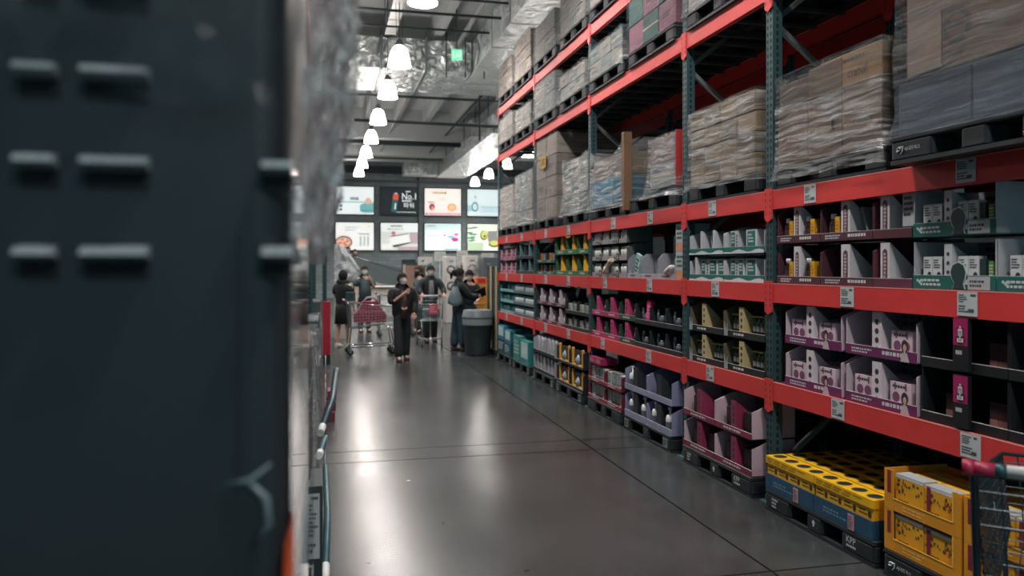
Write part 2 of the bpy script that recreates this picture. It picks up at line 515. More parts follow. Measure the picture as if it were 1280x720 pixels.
# ------------------------------------------------------------------ pallets and wrapped loads
PALM = M('1d2529', 0.55, var=0.1)
WHITEP = M('b4bcbd', 0.6)
WHITET = M('c9d0d0', 0.6, var=0.02)
def pallet(label, x, y_far, z, brand=None, w=1.12, solid=False):
    t = thing('plastic_pallet', label, 'pallet', (x, y_far, z), RACK, 'black plastic pallets')
    part('deck', cached(('pdeck', w), lambda: MB().bevbox(0, w, 0, 1.0, 0.118, 0.150, 0.015).box(0, w, -0.002, 0.01, 0.125, 0.132).mesh('deck', PALM)), t)
    part('bottom_board', cached(('pbot', w), lambda: MB().box(0, w, 0, 0.10, 0, 0.022).box(0, w, 0.45, 0.55, 0, 0.022).box(0, w, 0.9, 1.0, 0, 0.022).box(0, 0.12, 0.1, 0.9, 0, 0.02).box(w-0.12, w, 0.1, 0.9, 0, 0.02).mesh('bottom_board', PALM)), t)
    bw = 0.30 if solid else 0.19
    for i, bx in enumerate((0, w/2-0.08, w-bw)):
        ww = 0.16 if i == 1 else bw
        for by in (0.0, 0.43, 0.86):
            part('block', cached(('pblk', ww), lambda: MB().bevbox(0, ww, 0, 0.14, 0.02, 0.12, 0.02).mesh('block', PALM)), t, (bx, by, 0))
    if brand == 'KPP':
        lettering('KPP', WHITET, t, w-0.245, -0.003, 0.072, 0.036)
        part('small_print', cached('kpp2', lambda: MB().lines(0, 0.13, 0, 0.014, 1, 0, 0, 3, 0.9).mesh('small_print', WHITET)), t, (w-0.245, -0.003, 0.046))
        part('small_print', cached('kpp3', lambda: MB().lines(0, 0.085, 0, 0.07, 3, 0, 0, 5, 0.6).mesh('small_print', WHITEP)), t, (0.09, -0.003, 0.035))
        part('arrow_mark', cached('kpp4', lambda: MB().poly([(0, 0.02), (0.02, 0.045), (0.04, 0.02), (0.028, 0.02), (0.028, 0), (0.012, 0), (0.012, 0.02)], 0).mesh('arrow_mark', WHITET)), t, (w/2-0.02, -0.003, 0.055))
    if brand == 'AJ':
        part('emblem', cached('ajm', lambda: MB().tube([(0.0, 0, 0.012), (0.004, 0, 0.03), (0.02, 0, 0.036), (0.03, 0, 0.026), (0.02, 0, 0.018), (0.004, 0, 0.016)], 0.004, 4).tube([(0.026, 0, 0.034), (0.046, 0, 0.036), (0.042, 0, 0.012), (0.030, 0, 0.0)], 0.004, 4).mesh('emblem', WHITET)), t, (0.05, -0.004, 0.052))
        lettering('AJ네트웍스', WHITET, t, 0.108, -0.003, 0.060, 0.026)
    if brand == 'tag':
        part('paper_tag', cached('ptag', lambda: MB().box(0, 0.10, -0.002, 0, 0, 0.085).lines(0.012, 0.09, 0.012, 0.075, 5, 1, -0.003, 2).mesh('paper_tag', [M('7d8586', 0.6), HOLEM])), t, (0.03, -0.002, 0.028))
        part('paper_tag', _cache['ptag'], t, (w-0.16, -0.002, 0.028))
    return t

def film_mesh(w, d, z0, z1, seed, m, flare=0.0, dip=0.0, top=True):
    # stretch film: front and both sides, wrinkled, gathering outward at the foot, sagging along the top edge
    nx, ny, nz = 26, 14, 22
    path = [(-0.012, d*(1-k/ny)) for k in range(ny)] + [(-0.012+(w+0.024)*k/nx, -0.012) for k in range(nx+1)] + [(w+0.012, d*k/ny) for k in range(1, ny+1)]
    vs = []; off = Vector((seed*7.3, seed*3.1, seed*1.7))
    n = len(path)
    for j in range(nz+1):
        t = j/nz
        for i, (x, y) in enumerate(path):
            zt = z1 - dip*max(0.0, math.sin(PI*min(1, max(0, (x+0.012)/(w+0.024)))))**1.3
            z = z0 + (zt-z0)*t
            q = Vector((x*1.1, y*1.1, z*7+x*1.2)) + off
            f = mnoise.noise(q)*0.012 + mnoise.noise(q*2.3)*0.005 + flare*(1-t)**4
            ox = -1 if i < ny else (1 if i > ny+nx else 0)
            oy = -1 if ny <= i <= ny+nx else 0
            vs.append((x+ox*max(f, -0.004), y+oy*max(f, -0.004), z))
    b = MB()
    fs = [(j*n+i, j*n+i+1, (j+1)*n+i+1, (j+1)*n+i) for j in range(nz) for i in range(n-1)]
    b._add(vs, fs, 0, True)
    if top and not dip:
        vt = []; k = 10
        for a in range(k+1):
            for c in range(k+1):
                x = -0.02+(w+0.04)*a/k; y = -0.02+(d+0.02)*c/k
                vt.append((x, y, z1+0.008+0.012*mnoise.noise(Vector((x*5, y*5, seed)))))
        b._add(vt, [(a*(k+1)+c, (a+1)*(k+1)+c, (a+1)*(k+1)+c+1, a*(k+1)+c+1) for a in range(k) for c in range(k)], 0, True)
    return b.mesh('stretch_film', m)

def carton_mesh(w, d, h, mat, kind=0, seed=0):
    b = MB()
    g = 0.004
    b.bevbox(g, w-g, 0, d, g, h-g, 0.006)
    mats = [mat, M('3a332d', 0.8), M('c3ad88', 0.35), M('c2c6c6', 0.6)]
    if kind == 1:      # tape seam and printed lines
        b.quad(g, w-g, h*0.47, h*0.53, -0.0012, 2)
        b.lines(w*0.12, w*0.45, h*0.62, h*0.8, 2, 1, -0.0016, seed)
    if kind == 2:      # white label
        b.quad(w*0.58, w*0.86, h*0.2, h*0.6, -0.0012, 3); b.lines(w*0.61, w*0.83, h*0.24, h*0.56, 4, 1, -0.0018, seed)
    if kind == 3:
        b.lines(w*0.25, w*0.75, h*0.4, h*0.62, 2, 1, -0.0012, seed)
    return b.mesh('carton', mats)

def load(label, x, y_far, z, w, d, h, cols, rows, colours, film=FILM, seed=1, flare=0.05, film_z=0.05, dip=0.0, board=None, film_top=None, skip=(), kinds=(0, 1, 3)):
    # goods stacked on a pallet: cartons (parts), stretch film, sometimes a corner board
    t = thing('wrapped_load', label, 'pallet load', (x, y_far, z), RACK, 'film-wrapped pallet loads')
    cw, ch = w/cols, h/rows
    rg = random.Random(seed)
    for r in range(rows):
        for c in range(cols):
            col = colours[(r*cols+c) % len(colours)]
            k = rg.choice(kinds)
            if (c, r) in skip: continue
            part('carton', cached(('ctn', round(cw, 3), round(ch, 3), d, col, k), lambda: carton_mesh(cw, d, ch, M(col, 0.75, bump=0.1), k, seed+c)), t, (c*cw, rg.uniform(0, 0.012), r*ch))
    if film:
        part('stretch_film', film_mesh(w, d, -film_z, (film_top or h)+0.006, seed, film, flare, dip), t)
    if board:
        part('corner_board', MB().box(board-0.03, board+0.03, -0.035, -0.024, -0.02, h*1.12).box(board+0.024, board+0.03, -0.024, 0.03, -0.02, h*1.12).mesh('corner_board', M('8a6f55', 0.8)), t)
    return t

L3, L4, L5 = LEV[2], LEV[3], LEV[4]
BR, BR2, GY, GY2 = '5d4838', '4d3c30', '8d8a84', '6f7474'
# third level (bottom row of bulk pallets)
pallet('black pallet lettered in white beneath the grey shrouded load, third beam', XR-0.14, 3.70, L3, 'AJ', solid=True)
pallet('black pallet under the brown carton stack, third beam, nearest bay', XR-0.004, 5.03, L3)
pallet('black pallet under pale wrapped cartons in the one-pallet bay, third beam', XR-0.004, 6.42, L3)
pallet('black pallet under the red carton with film skirt, third beam', XR-0.004, 7.82, L3, w=1.16)
pallet('black pallet under the blue wrapped load, third beam, third bay', XR-0.004, 9.05, L3)
pallet('black pallet under mixed wrapped goods, third beam, fourth bay, near half', XR-0.004, 10.22, L3, w=1.06)
pallet('black pallet under the tall brown load, third beam, fourth bay', XR-0.004, 11.60, L3)
pallet('black pallet under grey load, third beam, farthest bay, near half', XR-0.004, 12.94, L3)
pallet('black pallet under white cartons, third beam, farthest bay, far half', XR-0.004, 14.20, L3)

# brown carton stack
t = thing('wrapped_load', 'brown cartons in clear film with a shorter upper row, nearest bay, third beam', 'pallet load', (XR+0.006, 5.03, L3+0.151), RACK, 'film-wrapped pallet loads')
for i in range(3):
    part('carton', cached(('jb', i == 2), lambda: carton_mesh(0.36, 0.5, 0.40, M(BR, 0.75, bump=0.1), 3 if i else 0, 4)), t, (0.36*i, 0, 0))
part('carton', carton_mesh(0.36, 0.5, 0.17, M(BR2, 0.75), 0, 2), t, (0.0, 0.01, 0.40))
part('carton', carton_mesh(0.36, 0.5, 0.20, M(BR, 0.75), 0, 2), t, (0.36, 0.0, 0.40))
u = part('carton', carton_mesh(0.60, 0.5, 0.21, M('7d6040', 0.75), 0, 2), t, (0.48, 0.003, 0.401))
part('carton', carton_mesh(1.06, 0.45, 0.58, M(BR2, 0.75), 0, 2), t, (0.01, 0.52, 0))
lettering('JINRO', M('3a332d', 0.8), u, 0.42, -0.002, 0.10, 0.06, -0.18)
u.children[-1].scale = (-0.06*1.05, 1, -0.06); u.children[-1].location = (0.47, -0.002, 0.11)
part('small_print', MB().lines(0, 0.2, 0, 0.02, 1, 0, 0, 2, 0.9).mesh('small_print', M('3a332d', 0.8)), u, (0.24, -0.002, 0.15))
bt = M('2e2b2a', 0.8)
part('bottle_print', MB().tube([(0, 0, 0), (0, 0, 0.06), (0.0, 0, 0.09)], [0.014, 0.014, 0.006], 6).mesh('bottle_print', bt), t, (0.62, 0.004, 0.17))
lettering('JINRO', bt, t, 0.56, -0.004, 0.26, 0.045)
part('stretch_film', film_mesh(1.08, 1.0, -0.10, 0.41, 11, FILM_LIGHT, 0.05, top=False), t, (0, 0, 0))
part('stretch_film', film_mesh(1.08, 1.0, 0.35, 0.63, 12, FILM, 0.0, top=False), t, (0, 0, 0))

# grey shrouded load with the printed circle
t = thing('wrapped_load', 'large grey film-shrouded load with brown printed carton on top, nearest', 'pallet load', (XR-0.11, 3.68, L3+0.151), RACK, 'film-wrapped pallet loads')
part('carton', carton_mesh(0.50, 0.95, 0.275, M('3d444d', 0.7), 0, 1), t)
part('carton', carton_mesh(0.58, 0.95, 0.275, M('434a52', 0.7), 0, 1), t, (0.5, 0, 0))
top = part('carton', carton_mesh(1.02, 0.9, 0.46, M('5d4a3f', 0.75), 0, 1), t, (0.06, 0.0, 0.28))
part('carton', carton_mesh(1.0, 0.9, 0.25, M('58463b', 0.75), 0, 1), t, (0.05, 0.0, 0.742))
part('paper_patch', MB().box(0.02, 0.25, -0.006, -0.002, 0.02, 0.30).mesh('paper_patch', M('7a675c', 0.8)), top)
def ring_mesh(r0, r1, n=36):
    b = MB()
    for k in range(n):
        if k % 9 == 4: continue
        a, c = 2*PI*k/n, 2*PI*(k+1)/n
        b._add([(r0*math.cos(a), 0, r0*math.sin(a)), (r1*math.cos(a), 0, r1*math.sin(a)), (r1*math.cos(c), 0, r1*math.sin(c)), (r0*math.cos(c), 0, r0*math.sin(c))], [(0, 1, 2, 3)])
    return b.mesh('ring_print', M('3d3733', 0.8))
part('ring_print', ring_mesh(0.062, 0.086), top, (0.345, -0.003, 0.20))
part('ring_print', ring_mesh(0.087, 0.090), top, (0.345, -0.003, 0.20))
part('small_print', MB().lines(0, 0.10, 0, 0.03, 1, 0, 0, 2, 0.9).mesh('small_print', M('3d3733', 0.8)), top, (0.297, -0.003, 0.19))
part('small_print', MB().lines(0, 0.15, 0, 0.025, 1, 0, 0, 3, 0.9).mesh('small_print', M('3d3733', 0.8)), top, (0.29, -0.003, 0.055))
part('stretch_film', film_mesh(1.09, 0.98, -0.02, 0.30, 21, FILM_DIAG, 0.05, top=False), t)
part('stretch_film', film_mesh(1.09, 0.98, 0.26, 1.02, 22, FILM, 0.02), t)

load('pale cartons under streaky film, one-pallet bay, third beam', XR-0.004, 6.40, L3+0.151, 1.08, 0.5, 0.62, 4, 4, ['74654f', '615745', '7d6d55'], FILM_LIGHT, 31, kinds=(0, 1, 3))
# red carton with film skirt
t = load('red-sided carton with a flaring film skirt, third bay, third beam', XR-0.004, 7.28, L3+0.20, 0.58, 0.9, 0.48, 1, 2, ['8a8f90', '7d6f6c'], FILM_LIGHT, 41, 0.10, 0.10)
part('red_panel', MB().box(0.585, 0.605, 0, 0.9, 0, 0.50).mesh('red_panel', M('a52a2c', 0.6)), t)
sk = MB()
vs = []
for i in range(13):
    for j in range(13):
        a, b_ = i/12, j/12
        x = -0.50*(1-b_)**1.8*(1) + 0.0; x = x*(1-a*0.15)
        vs.append((x-0.014, -0.012+a*0.85+0.008*math.sin(9*b_+a*5), -0.05+0.56*b_))
sk._add(vs, [(i*13+j, (i+1)*13+j, (i+1)*13+j+1, i*13+j+1) for i in range(12) for j in range(12)], 0, True)
part('film_skirt', sk.mesh('film_skirt', FILM_LIGHT), t)
# blue wrapped load, orange cartons behind the corner board
t = load('blue and grey wrapped load with brown corner board, third bay, third beam', XR-0.004, 9.04, L3+0.151, 1.10, 0.95, 0.30, 3, 1, ['2f6f8c', '357b93', '2b667e'], None, 51)
part('carton', carton_mesh(1.08, 0.9, 0.24, M('72695f', 0.8), 0, 3), t, (0.01, 0.03, 0.30))
part('stretch_film', film_mesh(1.11, 0.97, -0.06, 0.66, 52, FILM_LIGHT, 0.05, 0.16), t)
part('corner_board', MB().box(1.10, 1.17, -0.04, -0.028, -0.1, 0.72).box(1.16, 1.17, -0.028, 0.05, -0.1, 0.72).mesh('corner_board', M('7d5f48', 0.8)), t)
for i in range(2):
    for k in range(2):
        thing('drink_carton', f'orange carton stacked behind the corner board, {["lower", "upper"][k]} row, {["far", "near"][i]}', 'carton', (XR+0.35, 7.86-0.26*i, L3+0.152+0.20*k+0.12), RACK, 'orange cartons behind the corner board',
              cached('ornc', lambda: carton_mesh(0.25, 0.4, 0.20, M('d08a35', 0.6), 2, 3)))
thing('drink_carton', 'blue base carton under the orange cartons, third beam', 'carton', (XR+0.33, 7.88, L3+0.151), RACK, None, carton_mesh(0.56, 0.5, 0.118, M('2b5f78', 0.6), 0, 3))
# fourth bay
t = load('tall brown load in film with a yellow mark, fourth bay, third beam', XR-0.004, 11.58, L3+0.151, 1.06, 0.95, 1.16, 2, 4, ['8c7f74', '94887c', '7f7469'], FILM, 61, kinds=(0, 3))
part('yellow_label', MB().box(0.36, 0.62, -0.03, -0.026, 0.72, 0.90).lines(0.4, 0.58, 0.76, 0.86, 3, 1, -0.031, 2).mesh('yellow_label', [M('b08a2c', 0.6), HOLEM]), t)
load('mixed grey and green goods in film, fourth bay near half, third beam', XR-0.004, 10.20, L3+0.151, 1.02, 0.95, 0.68, 3, 3, ['75807a', '8b908c', '5e6f66', '9a9894'], FILM_LIGHT, 71, dip=0.08, film_top=0.72)
load('grey teal-printed wrapped load, farthest bay near half, third beam', XR-0.004, 12.92, L3+0.151, 1.08, 0.95, 0.80, 3, 4, ['8b8f8c', '7b8f8d', '979590'], FILM_LIGHT, 81)
t = load('white-grey cartons three high in film, farthest bay far half, third beam', XR-0.004, 14.18, L3+0.151, 1.08, 0.95, 0.70, 2, 3, ['b0a8a0', 'a39c95'], FILM_LIGHT, 91, kinds=(0, 1, 2))
# fourth level
for lab, yf, w, h, cols, rows, cl, fm, sd in [
    ('film-wrapped load above the one-pallet bay, fourth beam', 6.40, 1.08, 0.55, 3, 2, ['8a867f', '777e7d'], FILM_LIGHT, 101),
    ('pink and green striped load in film, fourth beam, third bay near half', 7.78, 1.14, 0.53, 3, 2, ['96606f', '3f5f55', '8a5565', '476a60'], FILM_DIAG, 102),
    ('grey load in crinkled film, fourth beam, third bay far half', 9.03, 1.06, 0.36, 3, 2, ['8a8780', '6f7a78'], FILM_LIGHT, 103),
    ('low grey load in film, fourth beam, fourth bay near half', 10.26, 1.02, 0.33, 3, 2, ['7d817e', '8f8b84'], FILM_LIGHT, 104),
    ('grey load in film, fourth beam, fourth bay far half', 11.58, 1.06, 0.50, 2, 2, ['8f8c86', '7c807e'], FILM_LIGHT, 105),
    ('grey load in film, fourth beam, farthest bay near half', 12.86, 1.02, 0.35, 2, 2, ['a39b92', '8f8c86'], FILM_LIGHT, 106),
    ('pale load in film, fourth beam, farthest bay far half', 14.14, 1.06, 0.42, 2, 2, ['b5aaa0', 'a39b92'], FILM_LIGHT, 107)]:
    pallet('black pallet under the ' + lab.replace(' in crinkled film','').replace(' in film','').replace('wrapped ',''), XR-0.03, yf+0.01, L4)
    load(lab, XR-0.03, yf, L4+0.151, w, 0.95, h, cols, rows, cl, fm, sd)
# unseen loads added above the frame to keep lamp light off the rear beams
for lab, yf, z, w, h in [('load over the nearest bay, far half, fourth beam', 5.02, L4, 1.1, 0.52), ('load over the nearest bay, near half, fourth beam', 3.78, L4, 1.1, 0.5),
                         ('load over the one-pallet bay, fifth beam', 6.40, L5, 1.08, 0.8), ('load over the nearest bay, far half, fifth beam', 5.02, L5, 1.1, 0.75), ('load over the nearest bay, near half, fifth beam', 3.78, L5, 1.1, 0.8)]:
    pallet('black pallet under the ' + lab, XR-0.03, yf+0.01, z)
    load('added unseen grey wrapped ' + lab, XR-0.03, yf, z+0.151, w, 0.95, h, 3, 2, ['8a867f', '777e7d'], None, 130)
# fifth level
for lab, yf, w, h, cols, rows, cl, fm, sd in [
    ('wrapped load up on the fifth beam, third bay near half', 7.78, 1.1, 0.9, 3, 3, ['8d8780', '7d807e'], FILM_LIGHT, 111),
    ('wrapped load up on the fifth beam, third bay far half', 9.03, 1.06, 0.8, 3, 3, ['9a938b', '858481'], FILM_LIGHT, 112),
    ('wrapped load on the fifth beam, fourth bay near half', 10.26, 1.04, 0.62, 3, 3, ['8d8a85', '7f8381'], FILM_LIGHT, 113),
    ('wrapped load on the fifth beam, fourth bay far half', 11.58, 1.06, 0.52, 2, 2, ['8f8a84', '7c807e'], FILM_LIGHT, 114),
    ('pinkish wrapped load on the fifth beam, farthest bay near half', 12.90, 1.06, 0.62, 3, 3, ['b2a396', 'a0958c'], FILM_LIGHT, 115),
    ('pinkish wrapped load on the fifth beam, farthest bay far half', 14.16, 1.06, 0.52, 3, 3, ['bba99c', 'a89a90'], FILM_LIGHT, 116)]:
    pallet('black pallet under the ' + lab.replace(' in crinkled film','').replace(' in film','').replace('wrapped ',''), XR-0.03, yf+0.01, L5)
    load(lab, XR-0.03, yf, L5+0.151, w, 0.95, h, cols, rows, cl, fm, sd)

# ------------------------------------------------------------------ display trays and the goods in them
INK = '30363a'
def tray_parts(t, w, d, h, lip, lipc, sidec, backc, lip_print=None, divs=(), divc=None, divw=0.05, key='', slope=True, left=True, right=True, backprint=False, divprint=True, hs=1.0):
    lm, smt, bm = M(lipc, 0.55), M(sidec, 0.6), M(backc, 0.65)
    k = (round(w, 3), d, round(h, 3), lip, lipc, sidec, backc, backprint, hs)
    def body():
        b = MB().box(0, w, 0.006, d, 0.0, 0.006).box(0, w, d-0.006, d, 0.006, h*hs-0.004)
        if backprint:
            b.lines(w*0.1, w*0.9, h*0.55, h*0.85, 2, 1, d-0.0075, int(w*1000))
        return b.mesh('tray_body', [bm, M(INK, 0.7)])
    part('tray_body', cached(('tb',)+k, body), t)
    def side():
        pf = lip if not slope else lip*1.0
        poly = [(0.006, 0.006), (d-0.006, 0.006), (d-0.006, h*hs-0.004), (d*0.45 if slope else 0.006, h*hs-0.004), (0.006, h*hs*0.75 if slope else h*hs-0.004)]
        return MB().prism(poly, 0, 0.006, 'x').mesh('side_panel', smt)
    if left: part('side_panel', cached(('ts',)+k+(slope,), side), t)
    if right: part('side_panel', cached(('ts',)+k+(slope,), side), t, (w-0.006, 0, 0))
    def lipm():
        b = MB().box(0, w, 0, 0.0055, 0, lip).box(0, w, 0.0005, 0.005, lip, lip+0.002, 1)
        if lip_print == 'lines':
            b.lines(w*0.10, w*0.40, lip*0.2, lip*0.8, 2, 2, -0.001, int(w*777)); b.lines(w*0.55, w*0.9, lip*0.3, lip*0.75, 1, 2, -0.001, int(w*555), 0.8)
        if lip_print == 'one':
            b.lines(w*0.25, w*0.72, lip*0.3, lip*0.7, 1, 2, -0.001, int(w*777), 0.8)
        if lip_print == 'dark':
            b.lines(w*0.25, w*0.72, lip*0.3, lip*0.7, 1, 3, -0.001, int(w*777), 0.8)
        if lip_print == 'wave':
            b.poly([(0, 0), (w, 0), (w, lip*0.45)]+[(w*(1-q/10), lip*(0.42+0.22*math.sin(q*1.3))) for q in range(1, 10)]+[(0, lip*0.3)], -0.0008, 2)
        return b.mesh('front_lip', [lm, M('cfc7c9', 0.6), M('c8cccd', 0.6), M(INK, 0.7)])
    part('front_lip', cached(('tl', round(w, 3), lip, lipc, lip_print), lipm), t)
    for x in divs:
        dc = divc or sidec
        def dv():
            hh = h*0.92*hs
            b = MB().box(0, divw, 0.008, 0.014, 0.006, hh)
            b.prism([(0.014, 0.006), (d*0.8, 0.006), (d*0.8, 0.02), (0.014, hh)], 0, 0.004, 'x').prism([(0.014, 0.006), (d*0.8, 0.006), (d*0.8, 0.02), (0.014, hh)], divw-0.004, divw, 'x')
            if divprint == 'pill':
                n = 8; r = divw*0.26; z0, z1 = hh*0.12, hh*0.86; cx = divw/2
                b.poly([(cx+r*math.cos(PI*q/n), z1-r+r*math.sin(PI*q/n)) for q in range(n+1)]+[(cx-r*math.cos(PI*q/n), z0+r-r*math.sin(PI*q/n)) for q in range(n+1)], 0.0072, 1)
                b.lines(cx-r*0.5, cx+r*0.5, z0+r, z1-r, 7, 2, 0.0066, 4, 0.7)
            elif divprint:
                for q in range(4):
                    b.disc(divw/2, hh*(0.18+0.2*q), divw*0.22, divw*0.22, 0.0072, 1, 8)
            return b.mesh('divider', [M(dc, 0.6), M({'pill': '5a2f38'}.get(divprint, INK), 0.6), M('c2b8b8', 0.6)])
        part('divider', cached(('dv', round(divw, 3), dc, d, round(h, 3), divprint, hs), dv), t, (x, 0, 0))

class Stand:
    """One column of display trays: tiers stacked on a shelf or pallet, goods standing in each."""
    def __init__(self, where, x, y_far, z, w, th, tiers, desc, d=0.34, lip=0.055, lipc='5a2f38', sidec='b8b8bc', backc='50555a', group=None, dx=0.0, **kw):
        self.where = where; self.x = x; self.y = y_far; self.z = z; self.w = w; self.th = th; self.d = d; self.tn = {1: ['only'], 2: ['lower', 'upper'], 3: ['lowest', 'middle', 'upper']}[tiers]
        self.lip = lip; self.cnt = {}
        for i in range(tiers):
            k = dict(kw)
            for o in ('divs', 'lipc', 'sidec'):
                if o+str(i) in k: k[o] = k.pop(o+str(i))
            for q in list(k):
                if q[-1] in '012': k.pop(q)
            t = thing('display_tray', f'{desc}, {self.tn[i]} tier, {where}' if tiers > 1 else f'{desc}, {where}', 'display tray', (x, y_far, z+th*i), RACK, group or 'cardboard display trays')
            if 'lipc' not in k: k['lipc'] = lipc
            if 'sidec' not in k: k['sidec'] = sidec
            tray_parts(t, w, d, th-0.003, lip, backc=backc, **k)
    def put(self, tier, desc, cat, name, mesh, xs, y=0.03, z=0.007, rz=0, parts=(), rot=None):
        for i, lx in enumerate(xs):
            n = self.cnt.get((tier, desc), 0); self.cnt[(tier, desc)] = n+1
            tot = len(xs)
            pos = f', {ORD[n]} from left' if tot > 1 or n else ''
            tn = '' if len(self.tn) == 1 else f', {self.tn[tier]} tier'
            o = thing(name, f'{desc}{pos}{tn}, {self.where}', cat, (self.x+y, self.y-lx, self.z+self.th*tier+z), RACK+rz, f'{desc} in display trays', mesh, rot)
            for pn, pm in parts:
                part(pn, pm, o)

def carton(w, d, h, base, face=None, acc=None, style=0, key=0):
    """small retail carton, front bottom left at the origin"""
    def mk():
        b = MB().box(0, w, 0, d, 0, h)
        mats = [M(base, 0.5), M(face or base, 0.5), M(acc or INK, 0.5), M(INK, 0.6), M('c9cccc', 0.6)]
        if style == 1:      # small printed lines and one dark oval low on the right
            b.lines(w*0.1, w*0.9, h*0.5, h*0.9, 4, 3, -0.0008, key); b.disc(w*0.68, h*0.2, w*0.24, h*0.17, -0.0008, 2)
        if style == 2:      # two round marks
            b.disc(w*0.29, h*0.38, h*0.22, h*0.22, -0.0008, 2); b.disc(w*0.71, h*0.38, h*0.22, h*0.22, -0.0008, 2)
            b.lines(w*0.12, w*0.85, h*0.74, h*0.92, 1, 3, -0.0008, key); b.quad(w*0.2, w*0.28, h*0.68, h*0.98, -0.0009, 2); b.quad(w*0.72, w*0.8, h*0.68, h*0.98, -0.0009, 2)
        if style == 3:      # coloured panel with lines
            b.quad(w*0.1, w*0.9, h*0.25, h*0.95, -0.0008, 2); b.lines(w*0.2, w*0.8, h*0.4, h*0.85, 3, 4, -0.0014, key)
        if style == 4:      # coloured foot, lines above
            b.quad(0, w, 0, h*0.33, -0.0008, 2); b.lines(w*0.12, w*0.88, h*0.42, h*0.9, 3, 3, -0.0009, key)
        if style == 5:      # pictured front: band of blobs over a plain foot
            rg = random.Random(key)
            b.quad(0, w, h*0.93, h, -0.0007, 4)
            for q in range(22):
                b.disc(w*rg.uniform(0.06, 0.94), h*rg.uniform(0.5, 0.88), w*rg.uniform(0.02, 0.05), h*rg.uniform(0.03, 0.07), -0.0008-0.00002*q, rg.choice([2, 3, 2, 1]), 7)
            b.lines(w*0.12, w*0.6, h*0.16, h*0.34, 2, 2, -0.0009, key)
        if style == 6:
            b.lines(w*0.1, w*0.9, h*0.25, h*0.85, 4, 2, -0.0008, key)
        return b.mesh('carton', mats)
    return cached(('c', w, d, h, base, face, acc, style, key), mk)

def bottle_parts(r, h, body, cap, label=None):
    def mk():
        b = MB().lathe([(r*0.9, 0), (r, 0.004), (r, h*0.62), (r*0.55, h*0.76), (r*0.5, h*0.80)], n=12)
        if label:
            b.lathe([(r*1.012, h*0.14), (r*1.012, h*0.52)], n=12, mi=1, cap0=False, cap1=False)
        return b.mesh('bottle', [M(body, 0.2), M(label or body, 0.5)])
    def mc():
        return MB().lathe([(r*0.68, h*0.795), (r*0.68, h*0.97), (r*0.6, h)], n=12).mesh('cap', M(cap, 0.45))
    return cached(('b', r, h, body, label), mk), cached(('bc', r, h, cap), mc)

def pump_bottle(r, h, body, acc):
    def mk():
        b = MB().lathe([(r, 0), (r, h*0.55), (r*0.8, h*0.66), (r*0.28, h*0.70), (r*0.28, h*0.86)], n=10)
        b.box(-r*0.75, r*0.3, -r*0.2, r*0.2, h*0.86, h*0.95, 0)
        b.lathe([(r*1.01, h*0.12), (r*1.01, h*0.42)], n=10, mi=1, cap0=False, cap1=False)
        return b.mesh('bottle', [M(body, 0.35), M(acc, 0.5)])
    return cached(('pb', r, h, body, acc), mk)

def tube_bottle(r, h, body, cap):
    def mk():
        return MB().lathe([(r, 0), (r, h*0.7), (r*0.9, h*0.74)], n=9).lathe([(r*0.7, h*0.74), (r*0.62, h)], n=9, mi=1).mesh('bottle', [M(body, 0.4), M(cap, 0.4)])
    return cached(('tb_', r, h, body, cap), mk)

FX = XR + 0.012      # fronts of the trays
# ---- nearest bay, second beam: maroon vitamin trays, then teal trays
zC, zD = LEV[1]+0.0015, LEV[0]+0.0015
MAR, PAN = '4e2833', 'c9c5c8'
bb, bc = bottle_parts(0.028, 0.165, '2a1d17', 'cfd2d3', '3a2a28')
yc = carton(0.045, 0.06, 0.145, 'd79a1e', None, 'a8720f', 6, 1)
A = Stand('maroon trays by second post', FX, 5.055, zC, 0.505, 0.278, 2, 'maroon display tray of vitamin bottles', lip=0.050, lipc=MAR, sidec=MAR, backc='2e2529', lip_print='lines', divs=(0.20,), divc=PAN, divw=0.075, divprint='pill', backprint=True)
for tr in (0, 1):
    A.put(tr, 'dark vitamin bottle with white cap', 'bottle', 'vitamin_bottle', bb, [0.09, 0.33], 0.04, parts=[('cap', bc)])
    A.put(tr, 'yellow vitamin carton', 'carton', 'vitamin_carton', yc, [0.125, 0.37], 0.02)
B = Stand('second maroon column', FX, 4.545, zC, 0.50, 0.278, 2, 'maroon display tray with big white panel', lip=0.050, lipc=MAR, sidec=MAR, backc='30363a', lip_print='lines', divs=(0.20,), divc=PAN, divw=0.085, divprint='pill')
B.put(1, 'dark vitamin bottle with white cap', 'bottle', 'vitamin_bottle', bb, [0.085], 0.04, parts=[('cap', bc)])
B.put(1, 'yellow vitamin carton', 'carton', 'vitamin_carton', yc, [0.122], 0.02)
B.put(1, 'grey booklet leaning on the panel', 'booklet', 'leaning_booklet', MB().box(0, 0.012, 0, 0.12, 0, 0.20).mesh('leaning_booklet', M('8d9094', 0.6)), [0.40], 0.05, rot=(0, -0.35, RACK))
B.put(0, 'grey inner panel card', 'card', 'inner_card', carton(0.06, 0.01, 0.2, '6c7074'), [0.125], 0.08)
C_ = Stand('third maroon column beside teal trays', FX, 4.04, zC, 0.315, 0.278, 2, 'nearly empty maroon display tray', lip=0.050, lipc='5a2d3b', sidec='5a2d3b', backc='54595f', divs=(0.055,), divc=PAN, divw=0.075, divprint='pill', right=False)
for i, (yy, zz, w) in enumerate([(3.83, 0.556, 0.13), (3.69, 0.556, 0.06)]):
    pass
thing('white_carton', 'loose white cartons box standing at the end of the maroon trays', 'carton', (FX+0.03, 3.832, zC+0.278+0.062), RACK, None, carton(0.105, 0.16, 0.20, 'b9bbbe', None, None, 6, 7))
thing('white_carton', 'white carton lying on top of the loose white box', 'carton', (FX+0.02, 3.85, zC+0.5415), RACK, None, carton(0.13, 0.14, 0.055, 'c2c4c6', None, None, 6, 8))

